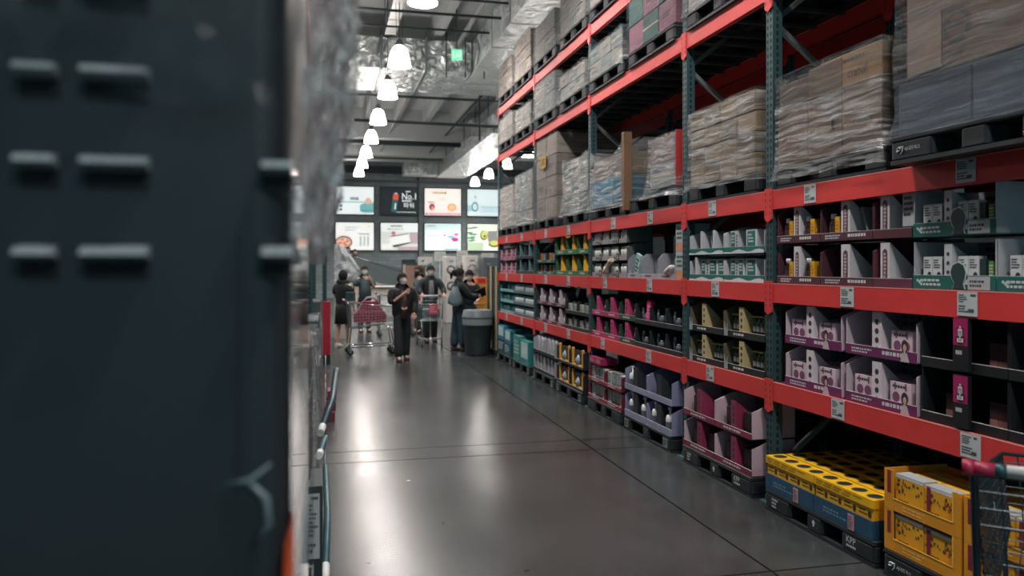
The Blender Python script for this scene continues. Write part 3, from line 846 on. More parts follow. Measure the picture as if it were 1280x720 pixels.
TEAL = '0f5f56'
wb = carton(0.062, 0.05, 0.125, 'c6c9ca', None, '27343a', 1, 3)
db = carton(0.035, 0.05, 0.125, '1e3236')
gb = carton(0.03, 0.05, 0.10, '5f8a3c', None, 'c9d0c0', 6, 2)
def silhouette_mesh():
    b = MB()
    head = [(0.0, 0.0), (0.012, 0.03), (-0.004, 0.05), (-0.014, 0.085), (0.0, 0.118), (0.035, 0.132), (0.068, 0.118), (0.082, 0.085), (0.076, 0.05), (0.066, 0.03), (0.074, 0.0)]
    c = (0.034, 0.06)
    b.prism([(c[0]+(x-c[0])*1.13, max(0, c[1]+(z-c[1])*1.07)) for x, z in head], -0.004, -0.001, 'y', 1)
    b.prism(head, -0.0055, -0.0035, 'y', 0)
    return b.mesh('head_cutout', [M('1d3638', 0.6), M('b9c2c2', 0.6)])
def teal_extras(st, tiers, big=True):
    for o in [o for o in COL.objects if o.get('label', '').startswith('teal display tray') and st.where in o['label']]:
        part('head_cutout', cached('sil', silhouette_mesh), o, (0.285, 0, 0.006))
        part('lip_card', cached('lipc2', lambda: MB().box(0, 0.135, -0.0025, -0.0005, 0.004, 0.068).lines(0.012, 0.12, 0.014, 0.055, 2, 1, -0.003, 9).mesh('lip_card', [M('a9aeb0', 0.6), M(INK, 0.6)])), o, (st.w-0.165, 0, 0))
        part('emblem', cached('dots', lambda: MB().disc(0, 0, 0.008).disc(0.016, -0.008, 0.010, 0.010, -0.0012).disc(0.034, -0.004, 0.006).quad(0.03, 0.055, -0.002, 0.002).mesh('emblem', M('b9c9c8', 0.6))), o, (0.035, 0, 0.045))
D_ = Stand('teal column in nearest bay', FX, 3.715, zC, 0.545, 0.275, 2, 'teal display tray of white pill cartons', d=0.42, lip=0.072, lipc=TEAL, sidec='a3a6ab', backc='7b8086', lip_print='lines', divs=(0.215,), divc='b4b7ba', divw=0.05, backprint=True, slope=False, hs=0.93)
teal_extras(D_, 2)
for tr in (0, 1):
    D_.put(tr, 'white pill carton with dark oval', 'carton', 'pill_carton', wb, [0.055, 0.122, 0.295, 0.362], 0.02, 0.045)
    D_.put(tr, 'dark green pill carton edge', 'carton', 'pill_carton', db, [0.187, 0.43], 0.022, 0.03)
    D_.put(tr, 'bright green carton', 'carton', 'pill_carton', gb, [0.475], 0.03, 0.045)
E_ = Stand('teal column nearest the cart', FX, 3.16, zC, 0.545, 0.275, 1, 'teal display tray of white pill cartons', d=0.42, lip=0.072, lipc=TEAL, sidec='a3a6ab', backc='7b8086', lip_print='lines', divs=(0.215,), divc='b4b7ba', divw=0.05, slope=False, hs=0.93)
teal_extras(E_, 1)
E_.put(0, 'white pill carton with dark oval', 'carton', 'pill_carton', wb, [0.055, 0.122, 0.295, 0.362], 0.02, 0.045)
E_.put(0, 'wide white carton at the back', 'carton', 'pill_carton', carton(0.14, 0.06, 0.19, 'b9bdbf', None, None, 6, 4), [0.05], 0.12)

# ---- nearest bay, first beam: pink cartons, then black trays
PK, MG = 'd8c3cc', '6a2556'
pc = carton(0.165, 0.13, 0.135, PK, None, '7d4a68', 2, 5)
def portrait_mesh():
    b = MB()
    b.poly([(0.0, 0), (0.012, 0.045), (0.03, 0.058), (0.052, 0.05), (0.072, 0.0)], -0.002, 1)
    b.disc(0.034, 0.085, 0.026, 0.038, -0.0024, 0); b.disc(0.036, 0.078, 0.014, 0.020, -0.0028, 2)
    b.quad(0.028, 0.042, 0.048, 0.066, -0.0027, 2)
    return b.mesh('portrait_print', [M('33282c', 0.6), M('b9adb4', 0.6), M('c39c90', 0.6)])
def portrait_on(st, x):
    for o in [o for o in COL.objects if 'display_tray' in o.name and o['label'].endswith(st.where)]:
        part('portrait_print', cached('portr', portrait_mesh), o, (x, 0, 0.0))
F_ = Stand('far pink column, nearest bay', FX, 4.95, zD, 0.612, 0.288, 2, 'magenta display tray of pink cartons', d=0.36, lip=0.058, lipc=MG, sidec='c4b2bc', backc='6f7683', lip_print='lines', divs=(0.24,), divc='d3c6cd', divw=0.08, backprint=True)
G_ = Stand('near pink column, nearest bay', FX, 4.292, zD, 0.60, 0.288, 2, 'magenta display tray of pink cartons', d=0.36, lip=0.058, lipc=MG, sidec='c4b2bc', backc='6f7683', lip_print='lines', divs=(0.235,), divc='d3c6cd', divw=0.08, backprint=True)
portrait_on(F_, 0.43); portrait_on(G_, 0.48)
for tr in (0, 1):
    F_.put(tr, 'pale pink carton with two circles', 'carton', 'pink_carton', pc, [0.04, 0.35], 0.03, 0.03)
    F_.put(tr, 'pale pink carton behind', 'carton', 'pink_carton', carton(0.165, 0.12, 0.14, 'c4adb8', None, '7d4a68', 2, 6), [0.04, 0.36], 0.18, 0.03)
G_.put(0, 'pale pink carton with two circles', 'carton', 'pink_carton', pc, [0.05, 0.36], 0.03, 0.03)
G_.put(0, 'pale pink carton behind', 'carton', 'pink_carton', carton(0.165, 0.12, 0.14, 'c4adb8', None, '7d4a68', 2, 6), [0.05, 0.36], 0.18, 0.03)
G_.put(1, 'pale pink carton with two circles', 'carton', 'pink_carton', pc, [0.37], 0.03, 0.03)

BK = '15191c'
rc = carton(0.05, 0.05, 0.125, '4a2024', None, '9b6b62', 4, 6)
def emblem_mesh():
    b = MB()
    b.disc(0.0, 0.020, 0.030, 0.024, -0.0012, 0); b.disc(0, 0.050, 0.020, 0.022, -0.0012, 0); b.quad(-0.020, 0.020, 0.035, 0.078, -0.0012, 0)
    b.quad(-0.014, 0.014, 0.036, 0.072, -0.0018, 1); b.quad(-0.020, 0.020, 0.006, 0.026, -0.0018, 1); b.quad(-0.008, 0.008, 0.012, 0.06, -0.0022, 0)
    b.quad(-0.004, 0.004, 0.016, 0.055, -0.0026, 1); b.disc(0, 0.080, 0.006, 0.006, -0.0016, 1)
    return b.mesh('emblem', [M('2a1420', 0.6), M('d5c9cd', 0.6)])
for ci, (yf, w) in enumerate([(3.655, 0.555), (3.095, 0.54)]):
    S = Stand(['black column beside pink cartons', 'black column nearest the cart'][ci], FX, yf, zD, w, 0.285, 2, 'black display tray of red ginseng cartons', d=0.36, lip=0.05, lipc=BK, sidec=BK, backc='23282b', lip_print=None, slope=False)
    for tr in (0, 1):
        S.put(tr, 'small dark red carton', 'carton', 'red_carton', rc, [0.39, 0.443] if tr else [0.11, 0.163, 0.39, 0.443], 0.06, 0.03)
        S.put(tr, 'brown backing card', 'card', 'backing_card', carton(0.14, 0.008, 0.21, '59473f', None, '2e2825', 6, 3), [0.385], 0.2, 0.03)
        c0 = len(COL.objects)
        S.put(tr, 'black stand card with magenta emblem', 'card', 'stand_card', cached('mcard', lambda: MB().box(0, 0.10, 0, 0.02, 0, 0.262).quad(0.004, 0.096, 0.125, 0.260, -0.0008, 1).lines(0.02, 0.08, 0.075, 0.098, 1, 2, -0.0008, 3, 0.9).mesh('stand_card', [M(BK, 0.5), M('a31c5c', 0.5), M('c9c0c4', 0.6)])), [0.245], -0.022, 0.01)
        part('emblem', cached('emb', emblem_mesh), list(COL.objects)[-1] if False else bpy.data.objects[[o.name for o in COL.objects if o.name.startswith('stand_card')][-1]], (0.05, -0.0008, 0.135))

# ---- nearest bay, floor: yellow cartons on a lettered pallet
pallet('black floor pallet lettered KPP under yellow and blue cartons', XR-0.10, 5.02, 0.001, 'KPP', 1.14, True)
def blue_tray():
    b = MB()
    w, d, h = 0.555, 0.30, 0.105
    b.box(0, w, 0, 0.006, 0, h).box(0, 0.006, 0.006, d, 0, h).box(w-0.006, w, 0.006, d, 0, h).box(0.006, w-0.006, d-0.006, d, 0, h).box(0.006, w-0.006, 0.006, d-0.006, 0, 0.005)
    b.lines(0.10, 0.33, 0.03, 0.07, 2, 1, -0.001, 8)
    return b.mesh('blue_carton_tray', [M('1f4a66', 0.5), M('6b8ba0', 0.6)])
def yellow_pack():
    w = 0.132
    b = MB().box(0, w, 0, 0.27, 0, 0.165)
    b.disc(w*0.78, 0.125, 0.016, 0.020, -0.001, 1); b.lines(w*0.08, w*0.6, 0.112, 0.15, 2, 1, -0.001, 4); b.quad(0, w, 0.160, 0.163, -0.001, 2)
    return b.mesh('yellow_pack', [M('e2ab1a', 0.5), M('3a2f18', 0.6), M('a87c12', 0.6)])
def sleeve():
    w, d, h = 0.555, 0.135, 0.05
    b = MB().box(0, w, 0, d, 0, h)
    for k in range(4):
        cx = w*(k+0.5)/4
        b._add([(cx+0.042*math.cos(2*PI*q/16), d/2+0.042*math.sin(2*PI*q/16), h+0.001) for q in range(16)], [tuple(range(16))], 1)
        b._add([(cx+0.042*math.cos(2*PI*q/16), d/2+0.042*math.sin(2*PI*q/16), h+0.0012) for q in range(16)] + [(cx+0.048*math.cos(2*PI*q/16), d/2+0.048*math.sin(2*PI*q/16), h+0.0012) for q in range(16)], [(q, 16+q, 16+(q+1) % 16, (q+1) % 16) for q in range(16)], 2)
    b.lines(0.02, w-0.02, 0.008, 0.042, 2, 2, -0.001, 5)
    return b.mesh('yellow_sleeve', [M('e8b31c', 0.45), M('17282c', 0.5), M('a97e14', 0.6)])
ytag = MB().box(0, 0.055, -0.003, 0, 0, 0.09).lines(0.006, 0.05, 0.008, 0.082, 5, 1, -0.004, 3).mesh('pink_tag', [M('b98a8c', 0.6), M('6d5a70', 0.6)])
PX = XR-0.10
for c in range(2):
    side = ['far', 'near'][c]
    yb = 5.015 - c*0.562
    t = thing('blue_carton_tray', f'blue carton tray of yellow packs on the lettered pallet, {side} half', 'carton tray', (PX, yb, 0.152), RACK, 'blue carton trays', cached('btray', blue_tray))
    part('pink_tag', ytag, t, (0.34, 0, 0.0))
    for k in range(4):
        thing('yellow_pack', f'yellow pack in blue tray, {ORD[k]} from left, {side} half of pallet', 'carton', (PX+0.012, yb-0.010-k*0.1345, 0.159), RACK, 'yellow packs in the blue trays', cached('ypack', yellow_pack))
    for r in range(6):
        thing('yellow_sleeve', f'yellow carton with four dark round openings, row {ORD[r]} from the front, {side} half' if r else f'yellow carton with four dark round openings, front row, {side} half', 'carton',
              (PX+0.004+r*0.15, yb, 0.325), RACK, 'yellow cartons with round openings', cached('ysleeve', sleeve))
    for r in range(1, 3):
        thing('blue_carton_tray', f'blue carton tray behind, {["second", "third"][r-1]} row, {side} half of the lettered pallet', 'carton tray', (PX+r*0.302, yb, 0.152), RACK, 'blue carton trays', cached('btray2', lambda: MB().box(0, 0.555, 0, 0.298, 0, 0.17).mesh('blue_carton_tray', M('1f4a66', 0.5))))

# yellow window displays with cooking boxes
pallet('black floor pallet with small white logo under yellow window trays', XR-0.10, 3.81, 0.001, 'AJ', 1.14, True)
def window_front(w, h):
    b = MB()
    b.box(0, 0.07, 0, 0.006, 0, h).box(w-0.05, w, 0, 0.006, 0, h).box(0.07, w-0.05, 0, 0.006, 0, h*0.30)
    b.quad(0.025, 0.052, h*0.42, h*0.97, -0.001, 1)
    b.box(0.07, w-0.05, -0.002, 0.001, h*0.285, h*0.31, 2); b.box(w-0.053, w-0.047, -0.002, 0.001, h*0.3, h, 2)
    b.lines(0.14, w-0.16, h*0.06, h*0.22, 2, 3, -0.001, 3)
    return b.mesh('window_front', [M('d89222', 0.5), M('7b2033', 0.6), M('f2bd52', 0.45), M('eab964', 0.6)])
cb = carton(0.205, 0.09, 0.185, 'e0a21e', 'd9781f', '6b4a2c', 5, 4)
cb2 = carton(0.20, 0.09, 0.178, 'e0a21e', 'c9551f', '5c4330', 5, 9)
for c in range(2):
    for tr in range(2):
        tn = ['lower', 'upper'][tr]; cn = ['by the blue trays', 'behind the shopping cart'][c]
        y0 = 3.80 - c*0.56; z0 = 0.153 + tr*0.218
        t = thing('window_tray', f'yellow cardboard window tray of cooking boxes, {tn} tier, {cn}', 'display tray', (PX, y0, z0), RACK, 'yellow window trays')
        part('window_front', cached('wf', lambda: window_front(0.54, 0.216)), t)
        part('tray_body', cached('wtb', lambda: MB().box(0, 0.54, 0.4, 0.406, 0, 0.2).box(0, 0.006, 0.006, 0.4, 0, 0.214).box(0.534, 0.54, 0.006, 0.4, 0, 0.214).box(0.006, 0.534, 0.006, 0.4, 0, 0.005).mesh('tray_body', M('c98a22', 0.6))), t)
        for k in range(2):
            o = thing('cooking_box', f'yellow cooking box with grey top, {["left", "right"][k]}, {tn} tier, {cn}', 'box', (PX+0.012+k*0.004, y0-0.072-k*0.209, z0+0.012), RACK, 'yellow cooking boxes', [cb, cb2][k])
            part('box_top', cached(('bt', k), lambda: MB().box(0.0, [0.205, 0.20][k], 0.0, 0.09, [0.1855, 0.1785][k], [0.19, 0.183][k]).mesh('box_top', M('9ea3a5', 0.5))), o)
            if k == 1: part('red_band', cached('rband', lambda: MB().box(0.02, 0.045, -0.003, -0.0015, 0.05, 0.178).mesh('red_band', M('7b2033', 0.6))), o)
            for r in range(2):
                thing('cooking_box', f'cooking box in {["second", "third"][r]} row back, {["left", "right"][k]}, {tn} tier, {cn}', 'box', (PX+0.12+0.1*r, y0-0.072-k*0.209, z0+0.012), RACK, 'yellow cooking boxes', cb2)

# ---- one-pallet bay
TE2 = '15695f'
tb1 = carton(0.145, 0.10, 0.165, 'c9ccce', None, '14685f', 3, 1)
tb2 = carton(0.075, 0.10, 0.165, 'c9ccce', None, '14685f', 3, 2)
tw = carton(0.03, 0.10, 0.165, 'b9bcbf', None, INK, 6, 2)
S = Stand('far white-teal column, one-pallet bay', FX, 6.445, zC, 0.61, 0.218, 2, 'white and teal display tray', lip=0.05, lipc=TE2, sidec='b3b6ba', backc='6f757c', lip_print='wave', divs1=(0.20, 0.42), divs0=(0.10,), divc='b9bcc0', divw=0.03, divprint=False)
S.put(0, 'teal fronted white carton', 'carton', 'teal_carton', tb2, [0.175], 0.03, 0.012); S.put(0, 'wide teal fronted carton', 'carton', 'teal_carton', tb1, [0.31, 0.46], 0.03, 0.012); S.put(0, 'narrow white carton', 'carton', 'teal_carton', tw, [0.27], 0.03, 0.012)
S.put(1, 'white panel leaning in tray', 'card', 'leaning_card', MB().box(0, 0.008, 0, 0.15, 0, 0.16).mesh('leaning_card', M('b9bcc0', 0.6)), [0.32], 0.06, rot=(0, -0.3, RACK))
S = Stand('near white-teal column, one-pallet bay', FX, 5.825, zC, 0.60, 0.218, 2, 'white and teal display tray', lip=0.05, lipc=TE2, sidec='b3b6ba', backc='6f757c', lip_print='wave', divs=(), divprint=False)
for tr in (0, 1):
    S.put(tr, 'teal fronted white carton', 'carton', 'teal_carton', tb2, [0.06, 0.18] if tr == 0 else [0.06], 0.03, 0.012)
    S.put(tr, 'narrow white carton', 'carton', 'teal_carton', tw, [0.14], 0.03, 0.012)
    S.put(tr, 'wide teal fronted carton', 'carton', 'teal_carton', tb1, [0.30], 0.03, 0.012)
gp = carton(0.085, 0.08, 0.125, '5c6660', None, '9fae54', 0, 1)
def green_pack():
    b = MB()
    for k in range(3):
        b.lathe([(0.026, 0), (0.027, 0.07), (0.02, 0.085), (0.012, 0.095), (0.012, 0.118)], 0.03+0.056*k, 0.03, 0, 8)
        b.lathe([(0.0275, 0.012), (0.0275, 0.05)], 0.03+0.056*k, 0.03, 0, 8, 1, False, False)
    b.box(0, 0.172, 0.0, 0.062, 0.118, 0.126, 2)
    return b.mesh('green_pack', [M('3d5a4c', 0.3), M('8d8f8c', 0.5), M('9fae54', 0.5)])
vcard = MB().prism([(0, 0), (0.055, 0), (0.05, 0.10), (0.032, 0.045), (0.024, 0.045), (0.004, 0.11)], -0.006, -0.002, 'y').mesh('v_card', M('8f959a', 0.6))
for ci, yf in enumerate([6.44, 5.82]):
    S = Stand(['far beige column, one-pallet bay', 'near beige column, one-pallet bay'][ci], FX, yf, zD, 0.605, 0.262, 2, 'black-lipped beige display tray', d=0.3, lip=0.05, lipc='161c1c', sidec='5c5646', backc='45423b', lip_print='one', divs=(0.225,), divc='b9a679', divw=0.07)
    for tr in (0, 1):
        if not (ci == 0 and tr == 1):
            S.put(tr, 'pack of green capped bottles', 'bottle pack', 'bottle_pack', cached('gpk', green_pack), [0.03, 0.325], 0.05, 0.05)
    for o in [o for o in COL.objects if o.name.startswith('display_tray') and o['label'].endswith(S.where)]:
        part('v_card', vcard, o, (0.01, 0, 0.004))
pallet('black floor pallet lettered KPP under maroon hair colour trays', XR-0.07, 6.40, 0.001, 'KPP', 1.14, True)
M2 = '7a2743'
db2 = carton(0.12, 0.1, 0.15, '231f24', None, '47353d', 6, 5)
for ci, yf in enumerate([6.395, 5.825]):
    S = Stand(['far maroon column on floor pallet', 'near maroon column on floor pallet'][ci], XR-0.065, yf, 0.152, 0.56, 0.268, 2, 'maroon-lipped tray of dark cartons', d=0.36, lip=0.045, lipc=M2, sidec='c3a9b4', backc='2a2226', lip_print='one', divs=(0.245,), divc='86294b', divw=0.08)
    for tr in (0, 1):
        S.put(tr, 'dark hair colour carton', 'carton', 'dark_carton', db2, [0.10, 0.36] if not (ci == 0 and tr == 1) else [0.10], 0.05, 0.02)

# ---- third bay
wbt = tube_bottle(0.028, 0.14, 'd4d4d0', 'c0beb8')
for ci, (yf, w) in enumerate([(9.05, 0.55), (8.49, 0.55)]):
    S = Stand(['far grey column, third bay', 'second grey column, third bay'][ci], FX, yf, zC, w, 0.185, 3, 'grey display tray of white bottles', d=0.3, lip=0.045, lipc='8d8b90', sidec='59605f', backc='2b3133', lip_print='dark')
    for tr in range(3):
        S.put(tr, 'small white bottle', 'bottle', 'white_bottle', wbt, [0.06, 0.13, 0.20, 0.36, 0.44, 0.50], 0.04, 0.012)
    for o in [o for o in COL.objects if o.name.startswith('display_tray') and o['label'].endswith(S.where)]:
        part('green_label', cached('grl', lambda: MB().box(0.255, 0.33, -0.003, -0.0005, 0.0, 0.075).box(0.28, 0.30, -0.0045, -0.003, 0.015, 0.06, 1).mesh('green_label', [M('22402f', 0.5), M('c9a9a0', 0.6)])), o)
thing('white_figure_card', 'white curled card leaning out of the lowest grey tray, third bay', 'card', (FX-0.03, 8.55, zC+0.05), RACK, None, MB().tube([(0, 0, 0), (0.06, 0, 0.03), (0.08, 0.01, 0.08), (0.16, 0.01, 0.12), (0.24, 0.01, 0.14)], [0.03, 0.03, 0.02, 0.03, 0.025], 6).mesh('white_figure_card', M('cbb9a8', 0.6)))
for ci, (yf, w) in enumerate([(7.915, 0.36), (7.535, 0.40), (7.125, 0.375)]):
    S = Stand(['left of three empty grey trays', 'middle of three empty grey trays', 'right of three empty grey trays'][ci], FX, yf, zC, w, 0.25, 1, 'empty pale grey display tray, third bay', d=0.14, lip=0.045, lipc='9fa1a6', sidec='8d8f95', backc='7d8087', lip_print='dark')
    if ci == 0: S.put(0, 'teal and white carton leaning', 'carton', 'leaning_carton', carton(0.11, 0.03, 0.26, '9cc0bd', None, '2a4a4d', 6, 2), [0.10], 0.03, 0.01, rot=(0, 0.32, RACK))
    if ci == 2: S.put(0, 'white tube lying in front', 'tube', 'white_tube', MB().tube([(0, 0, 0), (0.10, 0, 0.045), (0.16, 0, 0.06)], [0.03, 0.028, 0.012], 8).mesh('white_tube', M('d2d2d0', 0.4)), [0.2], -0.0, 0.06)
for k in range(2):
    thing('tall_carton', f'white carton with orange foot beside the third post, {["lower", "upper"][k]} of two', 'carton', (FX+0.01, 6.74, zC+0.252*k), RACK, 'white and orange cartons', carton(0.17, 0.25, 0.25, 'a9b9bd', None, 'c98f6c', 4, 6+k))
MGT = 'a32a5c'
for ci, (yf, w, lc) in enumerate([(9.06, 0.46, MGT), (8.595, 0.44, MGT), (8.15, 0.44, '1f4a38')]):
    S = Stand(['first magenta column, third bay', 'second magenta column, third bay', 'green-lipped column, third bay'][ci], FX, yf, zD, w, 0.245, 2, 'display tray with magenta upright', d=0.3, lip=0.055, lipc=lc, sidec='1f4433', backc='1f3a30', lip_print='one', divs=(0.15,), divc='c23a72', divw=0.085)
    for tr in (0, 1):
        S.put(tr, 'dark bottle with white cap', 'bottle', 'dark_bottle', tube_bottle(0.03, 0.11, '22302b', 'c4ccc8'), [0.07, 0.34], 0.06, 0.01)
for ci, (yf, w) in enumerate([(7.70, 0.37), (7.325, 0.37), (6.95, 0.36)]):
    S = Stand(['first black column, third bay', 'second black column, third bay', 'third black column, third bay'][ci], FX, yf, zD, w, 0.235, 2, 'black display tray of thin bottles', d=0.3, lip=0.045, lipc='161c20', sidec='1b2226', backc='15191c', lip_print='dark', slope=True)
    for tr in (0, 1):
        S.put(tr, 'thin grey bottle', 'bottle', 'grey_bottle', tube_bottle(0.017, 0.15, '5e686c', '9aa2a4'), [0.09, 0.28], 0.06, 0.01)
        S.put(tr, 'small pale round jar', 'jar', 'round_jar', tube_bottle(0.03, 0.075, '59626a', '7e878a'), [0.20], 0.05, 0.03)
    if ci == 0: S.put(1, 'bright magenta carton leaning forward', 'carton', 'magenta_carton', carton(0.085, 0.05, 0.235, 'e81d74', None, 'f0a0c4', 6, 2), [0.235], 0.02, 0.012, rot=(0, 0.18, RACK))
pallet('black floor pallet under red trays of white packs', XR-0.05, 9.05, 0.001, None, 1.1, True)
pallet('black floor pallet with paper tags under lavender trays', XR-0.05, 7.86, 0.001, 'tag', 1.16)
wp = carton(0.10, 0.09, 0.15, 'c9b9bb', None, '6d8a84', 3, 4); wp2 = carton(0.12, 0.09, 0.16, '6f7f7c', None, 'b9c4c0', 6, 3)
for ci, yf in enumerate([9.03, 8.49]):
    S = Stand(['far red column on floor, third bay', 'near red column on floor, third bay'][ci], XR-0.045, yf, 0.152, 0.535, 0.20, 2, 'red-lipped tray of white packs', d=0.3, lip=0.04, lipc='8f2238', sidec='6b1f2c', backc='2c2426', lip_print='one')
    for tr in (0, 1):
        S.put(tr, 'white windowed pack', 'carton', 'white_pack', wp, [0.03, 0.40], 0.04, 0.012); S.put(tr, 'grey-green pack', 'carton', 'grey_pack', wp2, [0.14, 0.265], 0.05, 0.012)
for k in range(2):
    thing('magenta_carton', f'magenta carton on top of the red trays, {["left", "right"][k]} of two', 'carton', (XR-0.035, 9.01-0.2*k, 0.5545), RACK, 'magenta cartons on red trays', carton(0.19, 0.2, 0.075, '9c1f52', None, 'd79ab4', 6, 4))
LV = '8e92ad'
for ci, yf in enumerate([7.845, 7.26]):
    S = Stand(['far lavender column, third bay', 'near lavender column, third bay'][ci], XR-0.045, yf, 0.152, 0.57, 0.27, 2, 'lavender tray of pump bottles', d=0.33, lip=0.055, lipc=LV, sidec='7f83a0', backc='6b6f8d', divs=(0.22,), divc='20262c', divw=0.11, divprint=False)
    for tr in (0, 1):
        S.put(tr, 'white pump bottle', 'bottle', 'pump_bottle', pump_bottle(0.042, 0.235, 'dcdcde', '5b5f68'), ([0.12] if ci == 0 else []) if tr else [0.12, 0.44], 0.05, 0.012)
        S.put(tr, 'grey carton on the panel', 'carton', 'grey_carton', carton(0.07, 0.04, 0.12, '565b6e', None, '9599a8', 6, 3), [0.24], -0.0+0.06, 0.012)

# ---- fourth bay
for ci, (yf, w) in enumerate([(11.60, 0.46), (11.13, 0.46)]):
    S = Stand(['far small column, fourth bay', 'second small column, fourth bay'][ci], FX, yf, zC, w, 0.17, 2, 'small green tray of orange and blue cartons', d=0.3, lip=0.04, lipc='25594f', sidec='1c3531', backc='1c2b2c', lip_print='one')
    for tr in (0, 1):
        S.put(tr, 'small orange carton', 'carton', 'orange_carton', carton(0.09, 0.08, 0.13, 'b9752c', None, '7a4a1a', 6, 2), [0.06], 0.04, 0.01); S.put(tr, 'small blue carton', 'carton', 'blue_carton', carton(0.09, 0.08, 0.13, '1f6a86', None, '9fc4cc', 6, 2), [0.25], 0.04, 0.01)
for ci, (yf, w) in enumerate([(10.62, 0.50), (10.11, 0.46), (9.64, 0.44)]):
    S = Stand(['left green column, fourth bay', 'middle green column, fourth bay', 'right green column, fourth bay'][ci], FX, yf, zC, w, 0.275, 2, 'green tray with tapering yellow divider', d=0.3, lip=0.06, lipc='2c6b41', sidec='265a3a', backc='1d3129', lip_print='one')
    for tr in (0, 1):
        S.put(tr, 'yellow tapering carton', 'carton', 'yellow_carton', cached('ytap', lambda: MB().prism([(0, 0), (0.14, 0), (0.09, 0.22), (0.05, 0.26), (0.02, 0.25)], 0, 0.12, 'y').mesh('yellow_carton', M('e2a51c', 0.5))), [0.16], 0.03, 0.006)
        S.put(tr, 'dark green bottle', 'bottle', 'green_bottle', tube_bottle(0.03, 0.15, '2c4a38', '6a7a58'), [0.08, 0.37], 0.08, 0.008)
for ci, (yf, w) in enumerate([(11.60, 0.47), (11.12, 0.47), (10.64, 0.47)]):
    S = Stand(['far plum column, fourth bay', 'second plum column, fourth bay', 'third plum column, fourth bay'][ci], FX, yf, zD, w, 0.26, 2, 'plum tray of white capped bottles', d=0.3, lip=0.045, lipc='572a3e', sidec='3a2630', backc='271f24', lip_print='one', divs=(0.19,), divc='b3a7ae', divw=0.08, divprint=False)
    for tr in (0, 1):
        S.put(tr, 'white rounded bottle', 'bottle', 'white_bottle', tube_bottle(0.04, 0.15, 'c3bcbf', '9d9498'), [0.10, 0.35], 0.06, 0.008)
for ci, (yf, w) in enumerate([(10.15, 0.47), (9.67, 0.47)]):
    S = Stand(['first black-green column, fourth bay', 'second black-green column, fourth bay'][ci], FX, yf, zD, w, 0.2, 2, 'black tray of small white cartons', d=0.3, lip=0.045, lipc='1a2422', sidec='1c2624', backc='171c1c', lip_print='dark')
    for tr in (0, 1):
        S.put(tr, 'small white carton', 'carton', 'small_carton', carton(0.11, 0.08, 0.12, 'a9aca6', None, '2b3b38', 6, 3), [0.05, 0.30], 0.03, 0.01); S.put(tr, 'dark carton', 'carton', 'small_carton', carton(0.10, 0.08, 0.15, '2b3a38', None, '8a9690', 6, 2), [0.18], 0.05, 0.01)
thing('leaning_card', 'pale green card leaning over the black-green trays, fourth bay', 'card', (FX+0.1, 9.95, zD+0.405), RACK, None, MB().box(0, 0.2, 0, 0.01, 0, 0.08).mesh('leaning_card', M('7fa39c', 0.6)), (0, -0.9, RACK))
pallet('black floor pallet with paper tags under grey panels, fourth bay', XR-0.05, 11.62, 0.001, 'tag', 1.14)
pallet('black floor pallet under yellow framed packs, fourth bay', XR-0.05, 10.38, 0.001, 'tag', 1.14)
for ci, yf in enumerate([11.61, 11.04]):
    S = Stand(['far grey-panel column, fourth bay', 'near grey-panel column, fourth bay'][ci], XR-0.045, yf, 0.152, 0.56, 0.27, 2, 'black floor tray with grey uprights', d=0.3, lip=0.045, lipc='20262a', sidec='9a9aa2', backc='262b30')
    for tr in (0, 1):
        S.put(tr, 'grey rounded pack', 'pack', 'grey_pack', cached('gpack', lambda: MB().prism([(0.0, 0), (0.12, 0), (0.13, 0.1), (0.10, 0.2), (0.06, 0.235), (0.02, 0.2)], 0, 0.08, 'y').mesh('grey_pack', M('a8a8b0', 0.5))), [0.06, 0.24, 0.41], 0.04, 0.008)
for ci, yf in enumerate([10.37, 9.80]):
    S = Stand(['far yellow-framed column, fourth bay', 'near yellow-framed column, fourth bay'][ci], XR-0.045, yf, 0.152, 0.56, 0.27, 2, 'black floor tray of yellow framed packs', d=0.3, lip=0.03, lipc='1a1e22', sidec='1c2126', backc='1a1e22')
    def yframe():
        b = MB().box(0.03, 0.42, 0.02, 0.07, 0.03, 0.2, 1)
        b.bevbox(0, 0.05, 0, 0.03, 0, 0.23, 0.01, 0).bevbox(0.40, 0.45, 0, 0.03, 0, 0.23, 0.01, 0).bevbox(0.05, 0.40, 0, 0.03, 0, 0.035, 0.01, 0)
        b.lathe([(0.05, 0), (0.065, 0.05), (0.02, 0.11)], 0.22, 0.035, 0.04, 8, 2)
        return b.mesh('framed_pack', [M('d39a2a', 0.5), M('2b3034', 0.4), M('8d979c', 0.3)])
    for tr in (0, 1):
        S.put(tr, 'yellow framed pack', 'pack', 'framed_pack', cached('yfr', yframe), [0.05], 0.02, 0.008)

